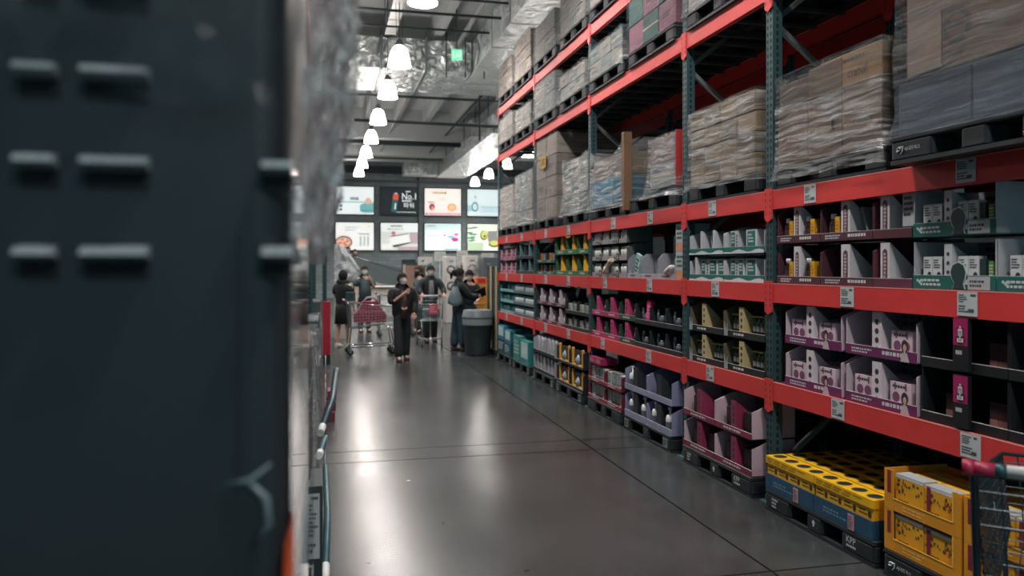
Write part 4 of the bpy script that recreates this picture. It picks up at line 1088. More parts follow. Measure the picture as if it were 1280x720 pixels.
# ---- farthest bay
for ci, (yf, w) in enumerate([(14.18, 0.40), (13.77, 0.40), (13.36, 0.32)]):
    S = Stand(['far pink column, farthest bay', 'second pink column, farthest bay', 'third pink column, farthest bay'][ci], FX, yf, zC, w, 0.235, 2, 'pink tray of small pink bottles', d=0.3, lip=0.055, lipc='b5748a', sidec='c59aa8', backc='4a2f3a', lip_print='dark')
    for tr in (0, 1):
        S.put(tr, 'small pink and dark bottle', 'bottle', 'pink_bottle', tube_bottle(0.035, 0.15, '8a5666', '39262d'), [0.09, 0.2, 0.31][:3 if w > 0.35 else 2], 0.05, 0.008)
thing('grey_carton', 'grey carton lying on the pink trays, farthest bay', 'carton', (FX+0.02, 13.95, zC+0.472), RACK, None, carton(0.45, 0.25, 0.10, '78837f', None, None, 6, 2))
for ci, (yf, w) in enumerate([(12.98, 0.58), (12.39, 0.56)]):
    S = Stand(['far dark blue column, farthest bay', 'near dark blue column, farthest bay'][ci], FX, yf, zC, w, 0.245, 2, 'dark blue tray of dark cartons', d=0.3, lip=0.045, lipc='203039', sidec='2a3d44', backc='1a2429', divs=(0.26,), divc='5f8a8a', divw=0.03, divprint=False)
    for tr in (0, 1):
        S.put(tr, 'dark blue carton', 'carton', 'dark_carton', carton(0.13, 0.1, 0.16, '26343e', None, '8fa3a8', 6, 2), [0.07, 0.36], 0.05, 0.008)
thing('white_headset_box', 'white curved pack lying on the dark blue trays, farthest bay', 'pack', (FX+0.05, 12.95, zC+0.492), RACK, None, MB().tube([(0, 0, 0.03), (0.12, 0, 0.08), (0.3, 0, 0.08), (0.38, 0, 0.03)], [0.03, 0.03, 0.03, 0.02], 6).box(0.05, 0.3, 0, 0.1, 0, 0.03).mesh('white_headset_box', M('a9c4c2', 0.5)))
for ci, (yf, w, desc, lc, sd, pr) in enumerate([(14.18, 0.62, 'teal tray of white packs', '6fa8a6', '3f8a88', ('white and teal pack', carton(0.13, 0.1, 0.10, 'a9c4c4', None, '2f7f86', 3, 2), [0.02, 0.17, 0.32, 0.47])),
                                            (13.55, 0.40, 'teal tray of white packs', '6fa8a6', '3f8a88', ('white and teal pack', carton(0.13, 0.1, 0.10, 'a9c4c4', None, '2f7f86', 3, 2), [0.03, 0.2])),
                                            (13.12, 0.68, 'dark tray of white teal bottles', '59696b', '3f7a7a', ('white teal-labelled bottle', tube_bottle(0.045, 0.14, 'b7c4c3', '4f8f8e'), [0.08, 0.19, 0.30, 0.41, 0.52, 0.63])),
                                            (12.42, 0.60, 'dark tray of white teal bottles', '59696b', '3f7a7a', ('white teal-labelled bottle', tube_bottle(0.045, 0.14, 'b7c4c3', '4f8f8e'), [0.08, 0.19, 0.30, 0.41, 0.52]))]):
    S = Stand(['far teal column, farthest bay', 'second teal column, farthest bay', 'third column, farthest bay', 'nearest column, farthest bay'][ci], FX, yf, zD, w, 0.185, 3, desc, d=0.3, lip=0.045, lipc=lc, sidec=sd, backc='25383a')
    for tr in range(3 if ci != 0 else 2):
        S.put(tr, pr[0], pr[0].split()[-1] if ci < 2 else 'bottle', 'white_pack' if ci < 2 else 'white_bottle', pr[1], pr[2], 0.05 , 0.008)
pallet('black floor pallet with paper tags, farthest bay, far half', XR-0.05, 14.18, 0.001, 'tag', 1.14)
pallet('black floor pallet with paper tags, farthest bay, near half', XR-0.05, 12.95, 0.001, 'tag', 1.14)
for i, (yf, z, w, h, c, st) in enumerate([(14.15, 0.152, 0.52, 0.24, '2b3f45', 6), (13.62, 0.152, 0.46, 0.22, '24505c', 6), (14.15, 0.394, 0.5, 0.24, '1c6f92', 3), (13.6, 0.374, 0.46, 0.22, '176b74', 3),
                                     (12.93, 0.152, 0.42, 0.40, '3f857f', 6), (12.45, 0.152, 0.52, 0.36, '2b7f7d', 3)]):
    thing('appliance_carton', ['dark teal carton at the foot, far corner, farthest bay', 'teal-grey carton at the foot, second along, farthest bay', 'bright blue carton on the dark teal carton, farthest bay',
        'teal carton on the teal-grey carton, farthest bay', 'pale green tall carton on floor pallet, farthest bay', 'teal carton with white print by the fourth post, floor'][i], 'carton', (XR-0.04, yf, z), RACK, None, carton(w, 0.5, h, c, None, 'a9c9c9', st, i))

# ------------------------------------------------------------------ left side: the wrapped stack close to the camera, then the left rack
DARKP = M('262f33', 0.45, var=0.1)
t = thing('wrapped_load', 'dark ledged plastic crate stack in film, huge and close on the left', 'pallet load', (-1.16, 0.98, 0.72), 0, 'film-wrapped pallet loads of the left rack')
def crate(h):
    b = MB().bevbox(0, 1.115, 0, 1.05, 0, h, 0.035, 0, 5)
    return b.mesh('crate', DARKP)
part('crate', cached('bigc', lambda: crate(1.62)), t)
def ledge(w):
    b = MB()
    b.prism([(0.004, 0), (-0.012, 0.002), (-0.026, 0.006), (-0.022, 0.013), (0.004, 0.017)], 0, w, 'x')
    return b.mesh('ledge', M('8c989c', 0.3))  # paler than the crate: the light it catches is put into its colour
ledge_shade = MB().box(0, 0.09, -0.001, 0.002, 0, 0.03).mesh('slot_or_shade', M('0d1316', 0.8))  # dark strip standing for the shade below a ledge
ledge_shade2 = MB().box(0, 0.055, -0.001, 0.002, 0, 0.03).mesh('slot_or_shade', M('0d1316', 0.8))
for r, zc in enumerate([2.006, 1.905, 1.805, 1.704]):
    for (x0, w, pk) in ((-0.262, 0.068, 0), (-0.328, 0.040, 1), (-0.47, 0.068, 0), (-0.54, 0.040, 1)):
        part('ledge', cached(('ledge', w), lambda: ledge(w)), t, (x0+1.16, 0, zc-0.72-0.012))
        part('slot_or_shade', cached(('pk', pk), lambda: MB().box(0, w, -0.001, 0.002, 0, 0.021).mesh('slot_or_shade', M('0d1316', 0.8))), t, (x0+1.16, -0.0008, zc-0.72-0.034))  # shadow beneath each ledge, painted as a dark strip
    if r > 1:
        part('ledge', cached(('ledge', 0.034), lambda: ledge(0.034)), t, (1.16-0.072, -0.0, zc-0.72-0.012))
        part('slot_or_shade', cached(('pk', 3), lambda: MB().box(0, 0.034, -0.001, 0.002, 0, 0.02).mesh('slot_or_shade', M('0d1316', 0.8))), t, (1.16-0.072, -0.0008, zc-0.72-0.033))  # same painted shadow strip below the corner ledge
part('crease', MB().tube([(1.045, -0.002, 0.712), (1.075, -0.006, 0.716), (1.098, -0.006, 0.735)], [0.001, 0.004, 0.001], 6).tube([(1.074, -0.006, 0.714), (1.092, -0.007, 0.695), (1.096, -0.007, 0.665), (1.075, -0.004, 0.635)], [0.003, 0.005, 0.005, 0.001], 6).mesh('crease', M('6f8086', 0.3)), t)
part('seam', MB().box(1.060, 1.064, -0.002, 0.001, 0.70, 1.0).mesh('seam', M('1d2529', 0.5)), t)
part('corner_guard', MB().prism([(1.105, 0.46), (1.122, 0.46), (1.122, 0.665), (1.114, 0.64)], -0.008, 0.05, 'y').mesh('corner_guard', M('d2552c', 0.5)), t, label='orange-red corner guard')
# crumpled film gathered over the top right corner and hanging down the aisle side
def crumple(seed, x, y0, y1, z0, z1, out):
    # sharp-creased folds: ridged noise pulled along the hanging direction
    rows, cols = 130, 60; vs = []
    rid = lambda q: 1-2*abs(mnoise.noise(q))
    for j in range(rows+1):
        tt = j/rows; z = z0+(z1-z0)*tt
        for i in range(cols+1):
            s = i/cols; y = y0+(y1-y0)*s
            bul = out*min(1, 0.25+tt*2.2)*(0.06+0.94*s)
            w = 0.3*mnoise.noise(Vector((y*6, z*4, seed)))
            f = (0.30*rid(Vector((seed+y*9+w, z*4.5+y*3, 2)))+0.26*rid(Vector((y*20+w*3, z*10-y*6, seed)))+0.12*rid(Vector((y*38, z*22+y*9, 5)))-0.30)*out*(0.35+0.65*s)
            vs.append((x+bul+f, y+0.02*mnoise.noise(Vector((y*20, z*12, 7))), z))
    b = MB()
    b._add(vs, [(j*(cols+1)+i, j*(cols+1)+i+1, (j+1)*(cols+1)+i+1, (j+1)*(cols+1)+i) for j in range(rows) for i in range(cols)], 0, True)
    return b.mesh('loose_film', FILM_NEAR)
part('loose_film', crumple(3.3, 1.124, -0.02, 0.62, 1.00, 1.90, 0.085), t)
part('loose_film', crumple(8.1, 1.124, 0.45, 0.98, 0.97, 1.95, 0.075), t)
def front_film():
    vs = []; n = 60
    for j in range(n+1):
        for i in range(n+1):
            x = 0.35+0.78*i/n; z = 1.12+0.75*j/n
            f = 0.022*mnoise.noise(Vector((x*9+z*3, z*5, 1)))+0.02*abs(mnoise.noise(Vector((x*24, z*18, 4))))
            vs.append((x, -0.03-f-0.02*(j/n), z+0.14*(1-i/n)))
    b = MB()._add(vs, [(j*(n+1)+i, j*(n+1)+i+1, (j+1)*(n+1)+i+1, (j+1)*(n+1)+i) for j in range(n) for i in range(n)], 0, True)
    return b.mesh('loose_film', film_material('stretch_film_thin', 0.0, 0.45, tint='3f484c', rot=0.6, sz=6, sx=4, rough=0.08, metal=0.0, bump=0.10))
part('loose_film', front_film(), t)
side = MB().box(1.117, 1.1195, 0.035, 1.03, 0.02, 1.1).mesh('side_film', M('1c2428', 0.05, var=0.2, scale=4, bump=0.04, bscale=5, spec=0.9))
part('side_film', side, t)
LFT = PI/2
def lcopy(root, loc, label):
    c = root.copy(); COL.objects.link(c); c.location = loc; c['label'] = label
    for ch in root.children:
        k = ch.copy(); COL.objects.link(k); k.parent = c
        for g in ch.children:
            q = g.copy(); COL.objects.link(q); q.parent = k
    return c
# left rack: uprights, two levels of beams, goods
LPOSTS = [3.05, 5.85, 8.65, 11.45, 14.25]
for i, y in enumerate(LPOSTS):
    t = thing('upright_frame', f'dark upright frame of the left rack, {ORD[i]} along the aisle' if i < 4 else 'dark upright frame with red guard at the far end of the left rack', 'rack frame', (-0.13 if i < 4 else 0.02, y, 0), LFT, 'upright frames of the left rack')
    for yy in (0.0, 0.985):
        p = part('post', cached(('post', 5.25), lambda: post_mesh(5.25)), t, (0, yy, 0))
        part('slot_or_shade', _cache[('slot_or_shade', 5.25)], p, stuff=True)
        part('foot_plate', _cache['foot'], t, (0, yy, 0))
    for k in range(6):
        part('brace', _cache[('brace', k % 2)], t, (0, 0, 0.25+0.8*k))
    if i == 4:
        part('post_guard', MB().bevbox(-0.07, 0.07, -0.05, -0.015, 0.16, 1.08, 0.01).bevbox(-0.10, -0.055, -0.06, 0.09, 0.16, 1.08, 0.01).mesh('post_guard', M('a51f31', 0.45)), t)
        part('guard_foot', MB().bevbox(-0.07, 0.07, -0.05, -0.015, 0.0, 0.158, 0.01).bevbox(-0.10, -0.055, -0.06, 0.09, 0.0, 0.158, 0.01).mesh('guard_foot', M('1a1e20', 0.6)), t)
for bi in range(4):
    y0, y1 = LPOSTS[bi], LPOSTS[bi+1]
    for li in (3,):
        b = beam(f'red front beam of the left rack, {LVN[li]} level, {ORD[bi]} bay', -0.13, y0, y1-y0, LEV[li], 'red beams of the left rack')
        b.rotation_euler = (0, 0, LFT)
    for k in range(2):
        yy = y0+0.09+k*1.32
        nm = f'{ORD[bi]} bay, {["near", "far"][k]} half'
        p = pallet(f'black pallet at the foot of the left rack, {nm}', -0.06, yy, 0.001); p.rotation_euler = (0, 0, LFT)
        h = [1.22, 1.1, 0.8, 1.05, 0.9, 1.1, 0.7, 1.0][bi*2+k]
        l = load(f'dark wrapped goods at the foot of the left rack, {nm}', -0.06, yy+0.02, 0.151, 1.08, 0.9, h, 3, 3, ['3c4549', '4b5255', '2f3a40'], FILM, 200+bi*2+k, 0.01)
        l.rotation_euler = (0, 0, LFT)
# things sticking out at the foot of the left rack
t = thing('carton_with_sheet', 'dark carton with a printed white sheet, low on the left', 'carton', (-0.118, 3.42, 0.002))
part('carton', MB().box(0, 0.105, 0, 0.3, 0, 0.77).mesh('carton', M('2a3438', 0.6)), t)
part('printed_sheet', MB().box(0.012, 0.094, -0.003, -0.001, 0.47, 0.74).lines(0.022, 0.088, 0.56, 0.70, 8, 1, -0.004, 3).lines(0.022, 0.088, 0.49, 0.54, 2, 1, -0.004, 5).quad(0.06, 0.088, 0.715, 0.728, -0.004, 1).mesh('printed_sheet', [M('aeb4b5', 0.6), M('4b5356', 0.6)]), t)
part('printed_sheet', MB().box(0.012, 0.07, -0.003, -0.001, 0.365, 0.445).box(0.02, 0.06, -0.0035, -0.003, 0.375, 0.435, 1).box(0.032, 0.036, -0.004, -0.0035, 0.38, 0.43, 0).box(0.046, 0.05, -0.004, -0.0035, 0.38, 0.43, 0).mesh('printed_sheet', [M('b4baba', 0.6), M('20282b', 0.6)]), t)
def bumper(label, pts, r=0.03, c='35565e'):
    t = thing('tube_bumper', label, 'bumper', (0, 0, 0), 0, 'tube bumpers along the left rack foot')
    part('tube', MB().tube(pts, r, 10).mesh('tube', M(c, 0.4)), t)
    e = Vector(pts[0]); d = (Vector(pts[1])-e).normalized()
    part('end_cap', MB().tube([tuple(e-d*0.13), tuple(e-d*0.004)], r*1.08, 10).mesh('end_cap', M('cfd2d0', 0.5)), t, label='white end cap')
bumper('dark teal tube with white end low beside the left pallet, nearest', [(0.0, 3.65, 0.36), (0.01, 4.1, 0.44), (0.0, 4.6, 0.56)], 0.017)
bumper('dark teal tube with white end, second along the left rack foot', [(-0.03, 4.72, 0.62), (0.0, 5.3, 0.58), (0.0, 5.9, 0.40)], 0.02)
bumper('dark teal curved tube with white end, farther along the left rack', [(-0.02, 6.0, 0.52), (0.05, 6.5, 0.62), (0.09, 7.0, 0.80)], 0.026, '27444c')
for i in range(3):
    thing('maroon_carton', f'maroon carton on the floor edge of the left rack, {["lowest", "middle", "topmost"][i]} of three', 'carton', (-0.02+0.02*i, 8.9+0.10*i, 0.002+0.10*i), 0, 'maroon cartons by the left rack', MB().box(0, 0.12-0.01*i, 0, 0.3, 0, 0.098).mesh('maroon_carton', M('6a2d3c', 0.6)))
for i, (y, z) in enumerate([(5.1, 0.5), (7.6, 0.55), (8.6, 0.5), (9.6, 0.6)]):
    thing('wire_display', f'grey wire display edge on the left rack foot, {ORD[i]} along', 'display', (0.0, y, 0.0), 0, 'wire displays at the left rack', MB().tube([(0, 0, 0.0), (0, 0, z), (0, 0.4, z), (0, 0.4, 0)], 0.008, 6).tube([(0, 0, z*0.5), (0, 0.4, z*0.5)], 0.006, 6).tube([(0, 0.2, 0), (0, 0.2, z)], 0.006, 6).mesh('wire_display', M('6e7a7d', 0.35, 0.5)))

# ------------------------------------------------------------------ overhead: lamps, ducts, pipes, sign
def shade_mesh():
    b = MB().lathe([(0.235, 0), (0.232, 0.03), (0.215, 0.14), (0.185, 0.27), (0.14, 0.37), (0.09, 0.42)], n=28, cap0=False)
    m = bpy.data.materials.new('glowing_glass'); m.use_nodes = True
    p = m.node_tree.nodes['Principled BSDF']
    p.inputs['Base Color'].default_value = (0.9, 0.9, 0.88, 1)
    p.inputs['Emission Color'].default_value = (1.0, 0.90, 0.85, 1)
    p.inputs['Emission Strength'].default_value = SHADE_E
    return b.mesh('lamp_shade', m)
for r, (lx, ys_) in enumerate(LAMP_ROWS):
    for i, y in enumerate(ys_):
        vis = y > 12
        t = thing('pendant_lamp', (f'glowing white bell pendant lamp over the aisle, {ORD[i-4]} in line away from the camera' if vis else f'white bell pendant over the near aisle, {ORD[i]} of those above the camera') if r == 0
                  else f'small white bell pendant over the aisle {["", "beyond the red rack", "unseen behind the left rack"][r]}, {ORD[i]} in line', 'lamp', (lx, y, 5.86), 0, 'pendant lamps over the aisle' if r == 0 else 'pendant lamps over the neighbouring aisle')
        part('lamp_shade', cached('shade', shade_mesh), t)
        part('lamp_cap', cached('lcap', lambda: MB().lathe([(0.10, 0.421), (0.09, 0.47), (0.06, 0.52), (0.03, 0.58)], n=14).mesh('lamp_cap', M('6f7678', 0.5, 0.4))), t)
        zt = 1.335 if r == 0 and y < 19.2 else 2.43
        part('cord', cached(('lcord', zt), lambda: MB().tube([(0, 0, 0.58), (0, 0, zt)], 0.009, 5).mesh('cord', M('20282a', 0.7))), t)
        part('cord', cached(('lcord2', zt), lambda: MB().tube([(0.06, 0, 0.50), (0.075, 0, zt)], 0.005, 5).tube([(-0.06, 0, 0.50), (-0.075, 0, zt)], 0.005, 5).mesh('cord', M('20282a', 0.7))), t)
        ld = bpy.data.lights.new('bulb', 'SPOT'); ld.energy = LAMP_W; ld.color = (1.0, 0.97, 0.945)
        ld.spot_size = math.radians(150); ld.spot_blend = 0.6; ld.shadow_soft_size = 0.16
        link('bulb', ld, t, (0, 0, 0.06))

def duct(b, p, q, w, h, n, flare=0.02):
    # insulated square duct wrapped in foil: slightly bulging bands between straps
    P, Q = Vector(p), Vector(q); d = (Q-P); L = d.length; d.normalize()
    a = d.cross(Vector((0, 0, 1))).normalized(); rings = []
    for k in range(n*4+1):
        tt = k/(n*4); c = P+(Q-P)*tt; s = 1.0 if k % 4 == 0 else 1.02
        j = 1+0.015*mnoise.noise(c*2)
        rings.append([tuple(c + a*(sx*w/2*s*j) + Vector((0, 0, sz*h/2*s*j))) for sx, sz in ((1, -1), (1, 0), (1, 1), (0, 1), (-1, 1), (-1, 0), (-1, -1), (0, -1))])
    return b.rings(rings, 0, True, True, False)
def strap(b, c, w, h, along):
    x, y, z = c
    if along == 'x': b.box(x-0.03, x+0.03, y-w/2-0.03, y+w/2+0.03, z-h/2-0.03, z+h/2+0.03)
    else: b.box(x-w/2-0.005, x+w/2+0.005, y-0.02, y+0.02, z-h/2-0.005, z+h/2+0.005)
    return b
t = thing('air_duct', 'wide foil-wrapped air duct crossing above the aisle', 'air duct', (0, 0, 0), 0)
part('duct_run', duct(MB(), (-6, 22.2, 7.2), (3.75, 22.2, 7.2), 2.7, 0.78, 9).mesh('duct_run', FOIL), t)
part('duct_run', duct(MB(), (4.9, 4.0, 7.2), (4.9, 23.55, 7.2), 2.2, 0.78, 22).mesh('duct_run', FOIL), t)
PIPE_ = M('3b4749', 0.5, 0.3)
DSTRAP = M('848c8e', 0.4, 0.6)
for k in range(8):
    part('strap', cached('dstr', lambda: strap(MB(), (0, 22.2, 7.2), 2.8, 0.82, 'x').mesh('strap', M('7c8486', 0.5, 0.4))), t, (-5.5+1.15*k, 0, 0))
for k in range(10):
    part('strap', cached('dstr2', lambda: strap(MB(), (4.9, 0, 7.2), 2.23, 0.785, 'y').mesh('strap', DSTRAP)), t, (0, 5+1.9*k, 0))
t = thing('air_duct', 'foil-wrapped air duct high at the back right with grey diffuser', 'air duct', (0, 0, 0), 0)
part('duct_run', duct(MB(), (6.45, 27.5, 6.70), (6.45, 42.2, 6.70), 1.5, 0.66, 12).mesh('duct_run', FOIL), t)
part('duct_run', duct(MB(), (3.9, 41.6, 6.70), (5.65, 41.6, 6.70), 1.0, 0.6, 4).mesh('duct_run', FOIL), t)
for k in range(6):
    for hx_ in (5.70, 7.17):
        part('hanger', cached('dhang', lambda: MB().box(0, 0.03, 0, 0.03, 6.4, 8.3).mesh('hanger', PIPE_)), t, (hx_, 28.3+2.6*k, 0))
part('diffuser', MB().box(5.2, 5.28, 28.9, 29.9, 6.38, 7.06).mesh('diffuser', M('b4b9b9', 0.5)), t)
part('diffuser_grille', MB().box(5.18, 5.199, 29.0, 29.8, 6.46, 6.98).mesh('diffuser_grille', M('6d7475', 0.6)), t)
part('duct_run', duct(MB(), (5.29, 29.4, 6.72), (5.68, 29.4, 6.72), 0.8, 0.5, 2).mesh('duct_run', FOIL), t)
# air register up by the racks
t = thing('air_duct', 'short grey air outlet above the near end of the foil duct', 'air duct', (3.65, 13.3, 6.75), 0)
part('outlet_box', MB().bevbox(-0.4, 0.12, 0, 0.7, 0, 0.5, 0.02).mesh('outlet_box', M('8d9495', 0.5)), t)
part('outlet_grille', MB().box(-0.42, -0.401, 0.06, 0.64, 0.06, 0.44).mesh('outlet_grille', M('3b4345', 0.6)), t)

PIPE = M('3b4749', 0.5, 0.3); PIPEL = M('a9adab', 0.5, 0.2)
def pipe(label, pts, r, m=PIPE):
    return thing('ceiling_pipe', label, 'pipe', (0, 0, 0), 0, 'pipes and conduits under the ceiling', MB().tube(pts, r, 8).mesh('ceiling_pipe', m))
pipe('thin conduit across the aisle under the ceiling, nearest of three', [(-6, 16.2, 7.15), (3.7, 16.2, 7.15)], 0.025)
pipe('thin conduit across the aisle under the ceiling, middle of three', [(-6, 16.9, 7.05), (3.7, 16.9, 7.05)], 0.03)
pipe('thin conduit across the aisle under the ceiling, just before the duct', [(-6, 18.2, 7.1), (3.7, 18.2, 7.1)], 0.025)
pipe('dark sprinkler pipe crossing behind the foil duct', [(0.9, 26.5, 6.45), (8, 26.5, 6.40)], 0.05)
pipe('dark sprinkler pipe along the rear edge of the foil duct', [(-6, 23.75, 6.70), (8, 23.75, 6.70)], 0.04)
pipe('pale pipe running down the aisle beneath the ceiling', [(3.3, 3, 7.35), (3.3, 20.5, 7.35)], 0.06, PIPEL)
pipe('thin pale pipe running toward the back wall', [(2.6, 24.2, 7.3), (2.6, 43.5, 7.3)], 0.04, PIPEL)
pipe('thin dark pipe running toward the back wall', [(5.0, 24.2, 7.3), (5.0, 43.5, 7.3)], 0.04)
pipe('white pipe across below the second girder', [(-6, 38.3, 6.72), (5.5, 38.3, 6.72)], 0.07, PIPEL)
pipe('dark pipe across below the first girder', [(-6, 33.7, 6.85), (5.6, 33.7, 6.85)], 0.10)
pipe('dark drop pipe hanging beside the sprinkler line', [(5.15, 27.0, 7.7), (5.15, 27.0, 6.0), (4.2, 27.0, 6.85)][:2], 0.03)
pipe('thin vertical black conduit down the back wall', [(4.95, WALL_Y-0.1, 0.0), (4.95, WALL_Y-0.1, 8.2)], 0.03, M('232c2e', 0.6))
for i, x in enumerate([0.15, 3.05, 3.55, 4.05]):
    pipe(f'thin black hanger rod by the foil duct, {ORD[i]} along', [(x, 20.6, 6.6), (x, 20.6, 7.75)], 0.014, M('20282a', 0.6))
t = thing('cable_tray', 'pale cable tray running above the pendant lamps', 'cable tray', (1.5, 4, 7.2), 0)
part('tray', MB().box(-0.13, 0.13, 0, 15.2, 0, 0.02).box(-0.13, -0.11, 0, 15.2, 0.02, 0.10).box(0.11, 0.13, 0, 15.2, 0.02, 0.10).mesh('tray', M('b0b3b1', 0.4, 0.3)), t)
for k in range(6):
    part('hanger', cached('hang', lambda: MB().box(-0.12, -0.10, 0, 0.02, 0.10, 0.55).box(0.10, 0.12, 0, 0.02, 0.10, 0.55).mesh('hanger', PIPE)), t, (0, 0.5+2.8*k, 0))
t = thing('exit_sign', 'glowing green exit sign hanging by the foil duct', 'exit sign', (3.12, 19.3, 6.72), 0)
gm = bpy.data.materials.new('sign_glow'); gm.use_nodes = True
gp_ = gm.node_tree.nodes['Principled BSDF']; gp_.inputs['Base Color'].default_value = (0.1, 0.6, 0.35, 1)
gp_.inputs['Emission Color'].default_value = (0.25, 0.85, 0.52, 1); gp_.inputs['Emission Strength'].default_value = 0.9
part('sign_box', MB().box(-0.13, 0.13, 0, 0.06, 0, 0.26).mesh('sign_box', gm), t)
part('figure_mark', MB().disc(0.01, 0.18, 0.025, 0.025, -0.002).poly([(-0.03, 0.15), (0.04, 0.15), (0.05, 0.06), (0.03, 0.06), (0.01, 0.1), (-0.03, 0.05), (-0.05, 0.07), (-0.01, 0.12)], -0.002).quad(-0.10, -0.07, 0.04, 0.22, -0.002).quad(0.07, 0.10, 0.04, 0.22, -0.002).mesh('figure_mark', M('d2f2e0', 0.5, emit=0.8)), t)
part('hanger', MB().tube([(0, 0.03, 0.26), (0, 0.03, 1.57)], 0.012, 6).mesh('hanger', PIPE), t)

# ------------------------------------------------------------------ lightbox posters on the far wall
def EM(h, e=0.95):
    return M(h, 0.4, var=0.04, scale=1.5, emit=e)
def frame_mesh():
    return MB().box(-0.05, 2.05, 0, 0.10, -0.05, 1.52).mesh('frame', M('252d30', 0.5))
def poster(label, i, row, bg):
    t = thing('lightbox_poster', label, 'poster', (0.53+2.385*i, WALL_Y-0.13, [4.50, 2.57][row]), 0, 'lightbox posters on the far wall')
    part('frame', cached('pfr', frame_mesh), t)
    part('screen', MB().box(0, 2.0, -0.012, -0.001, 0, 1.47).mesh('screen', EM(bg, 0.78)), t)
    return t
def prn(t, name, b, cols):
    part(name, b.mesh(name, [EM(c, 0.7) for c in cols]), t, (0, -0.013, 0))
def ell(b, x, z, rx, rz, mi, y=-0.001): return b.disc(x, z, rx, rz, y, mi, 18)
t = poster('white lightbox with teal cushion shape, upper row, leftmost', 0, 0, 'eaf2f1')
prn(t, 'print', MB().quad(0.1, 2.0, 0.62, 0.68).lines(0.75, 1.35, 0.72, 0.9, 1, 1, -0.001, 4, 0.9).quad(0.2, 0.34, 0.38, 0.5, -0.001, 1).quad(0.2, 0.34, 0.18, 0.3, -0.001, 1), ['8fb9b6', '4a6062'])
b = MB().poly([(1.25, 0.40), (1.32, 0.55), (1.6, 0.62), (2.0, 0.60), (2.0, 0.08), (1.5, 0.07), (1.28, 0.14)], -0.002)
ell(b, 1.72, 0.72, 0.18, 0.18, 1, -0.003); b.quad(1.3, 2.0, 0.2, 0.23, -0.004, 2)
prn(t, 'picture', b, ['6fb3b3', 'e3b7a0', '3f7f83'])
t = poster('black lightbox with battery and white number one lettering', 1, 0, '0f1c22')
b = MB()
b.poly([(0.55, 0.18), (0.84, 0.12), (0.93, 0.80), (0.64, 0.84)], -0.002, 0); b.poly([(0.64, 0.84), (0.93, 0.80), (0.97, 1.1), (0.68, 1.14)], -0.002, 1)
b.poly([(0.72, 0.3), (0.80, 0.29), (0.84, 0.62), (0.76, 0.63)], -0.003, 2); b.poly([(0.75, 1.14), (0.88, 1.12), (0.89, 1.18), (0.76, 1.2)], -0.003, 2)
prn(t, 'battery_picture', b, ['2c5f63', 'd9563f', 'cfe3e0'])
ew = EM('eef4f4', 0.9)
lettering('No.1', ew, t, 1.15, -0.016, 0.84, 0.34, 0.75); lettering('파워', ew, t, 1.22, -0.016, 0.38, 0.28, 0.56)
prn(t, 'small_print', MB().lines(1.15, 1.92, 0.70, 0.79, 1, 0, -0.002, 3, 0.9).lines(1.35, 1.65, 1.22, 1.30, 1, 0, -0.002, 5, 0.9).quad(0.85, 1.9, 0.13, 0.16, -0.002, 0), ['dfe9e9'])
t = poster('cream lightbox with berry and orange fruit, upper row, third from left', 2, 0, 'f4ebe4')
b = MB().quad(0.05, 1.95, 0.03, 0.14, -0.001, 0).quad(0.12, 1.88, 0.06, 0.11, -0.002, 3)
ell(b, 0.4, 0.45, 0.17, 0.2, 0, -0.002); b.poly([(0.2, 0.68), (0.55, 0.68), (0.6, 0.73), (0.18, 0.75)], -0.003, 1); ell(b, 0.44, 0.36, 0.08, 0.1, 2, -0.003)
ell(b, 1.5, 0.45, 0.27, 0.23, 2, -0.002); ell(b, 1.5, 0.45, 0.16, 0.14, 4, -0.003)
prn(t, 'picture', b, ['b3406a', '5d8a5f', 'eab177', 'f0d3d8', 'f2c99a'])
prn(t, 'small_print', MB().lines(0.42, 1.5, 1.15, 1.3, 1, 0, -0.001, 4, 0.8).lines(0.85, 1.25, 0.8, 1.0, 2, 1, -0.001, 7), ['b5895a', 'e8b590'])
t = poster('pale blue lightbox with round toothpaste emblem, upper row right', 3, 0, 'dcecee')
b = MB().quad(0, 0.35, 0.25, 0.6, -0.001, 0); ell(b, 0.42, 0.5, 0.2, 0.28, 1, -0.002); ell(b, 0.42, 0.5, 0.12, 0.18, 2, -0.003)
b.poly([(0.36, 1.0), (0.42, 1.12), (0.5, 1.0)], -0.002, 3); b.quad(0.75, 2.0, 0.22, 0.55, -0.001, 0)
for k in range(7): b.quad(0.8+0.17*k, 0.9+0.17*k, 0.27, 0.45, -0.002, 2)
prn(t, 'picture', b, ['a8cdd8', '5d8f9c', 'dff0f2', 'b0484f'])
t = poster('white lightbox with plate of food, lower row, leftmost', 0, 1, 'f0f1ee')
b = MB(); ell(b, 0.42, 0.42, 0.46, 0.34, 0, -0.001); ell(b, 0.42, 0.42, 0.40, 0.28, 1, -0.002)
for k in range(14): ell(b, 0.42+0.28*math.cos(k*2.4)*(0.3+0.05*k), 0.42+0.2*math.sin(k*2.4)*(0.3+0.05*k), 0.07, 0.05, 2+k % 2, -0.003)
for k in range(3): b.quad(1.25+0.2*k, 1.36+0.2*k, 0.2, 0.75, -0.002, 4)
b.lines(0.5, 1.2, 1.0, 1.3, 2, 4, -0.001, 6).lines(1.2, 1.8, 0.82, 0.92, 1, 0, -0.001, 6)
ell(b, 1.75, 1.28, 0.08, 0.06, 3, -0.002)
prn(t, 'picture', b, ['4a4440', 'd9a088', 'c8705a', 'e8c9b0', 'b4c2bd'])
t = poster('white lightbox showing a slim white appliance, lower row, second', 1, 1, 'e6eeec')
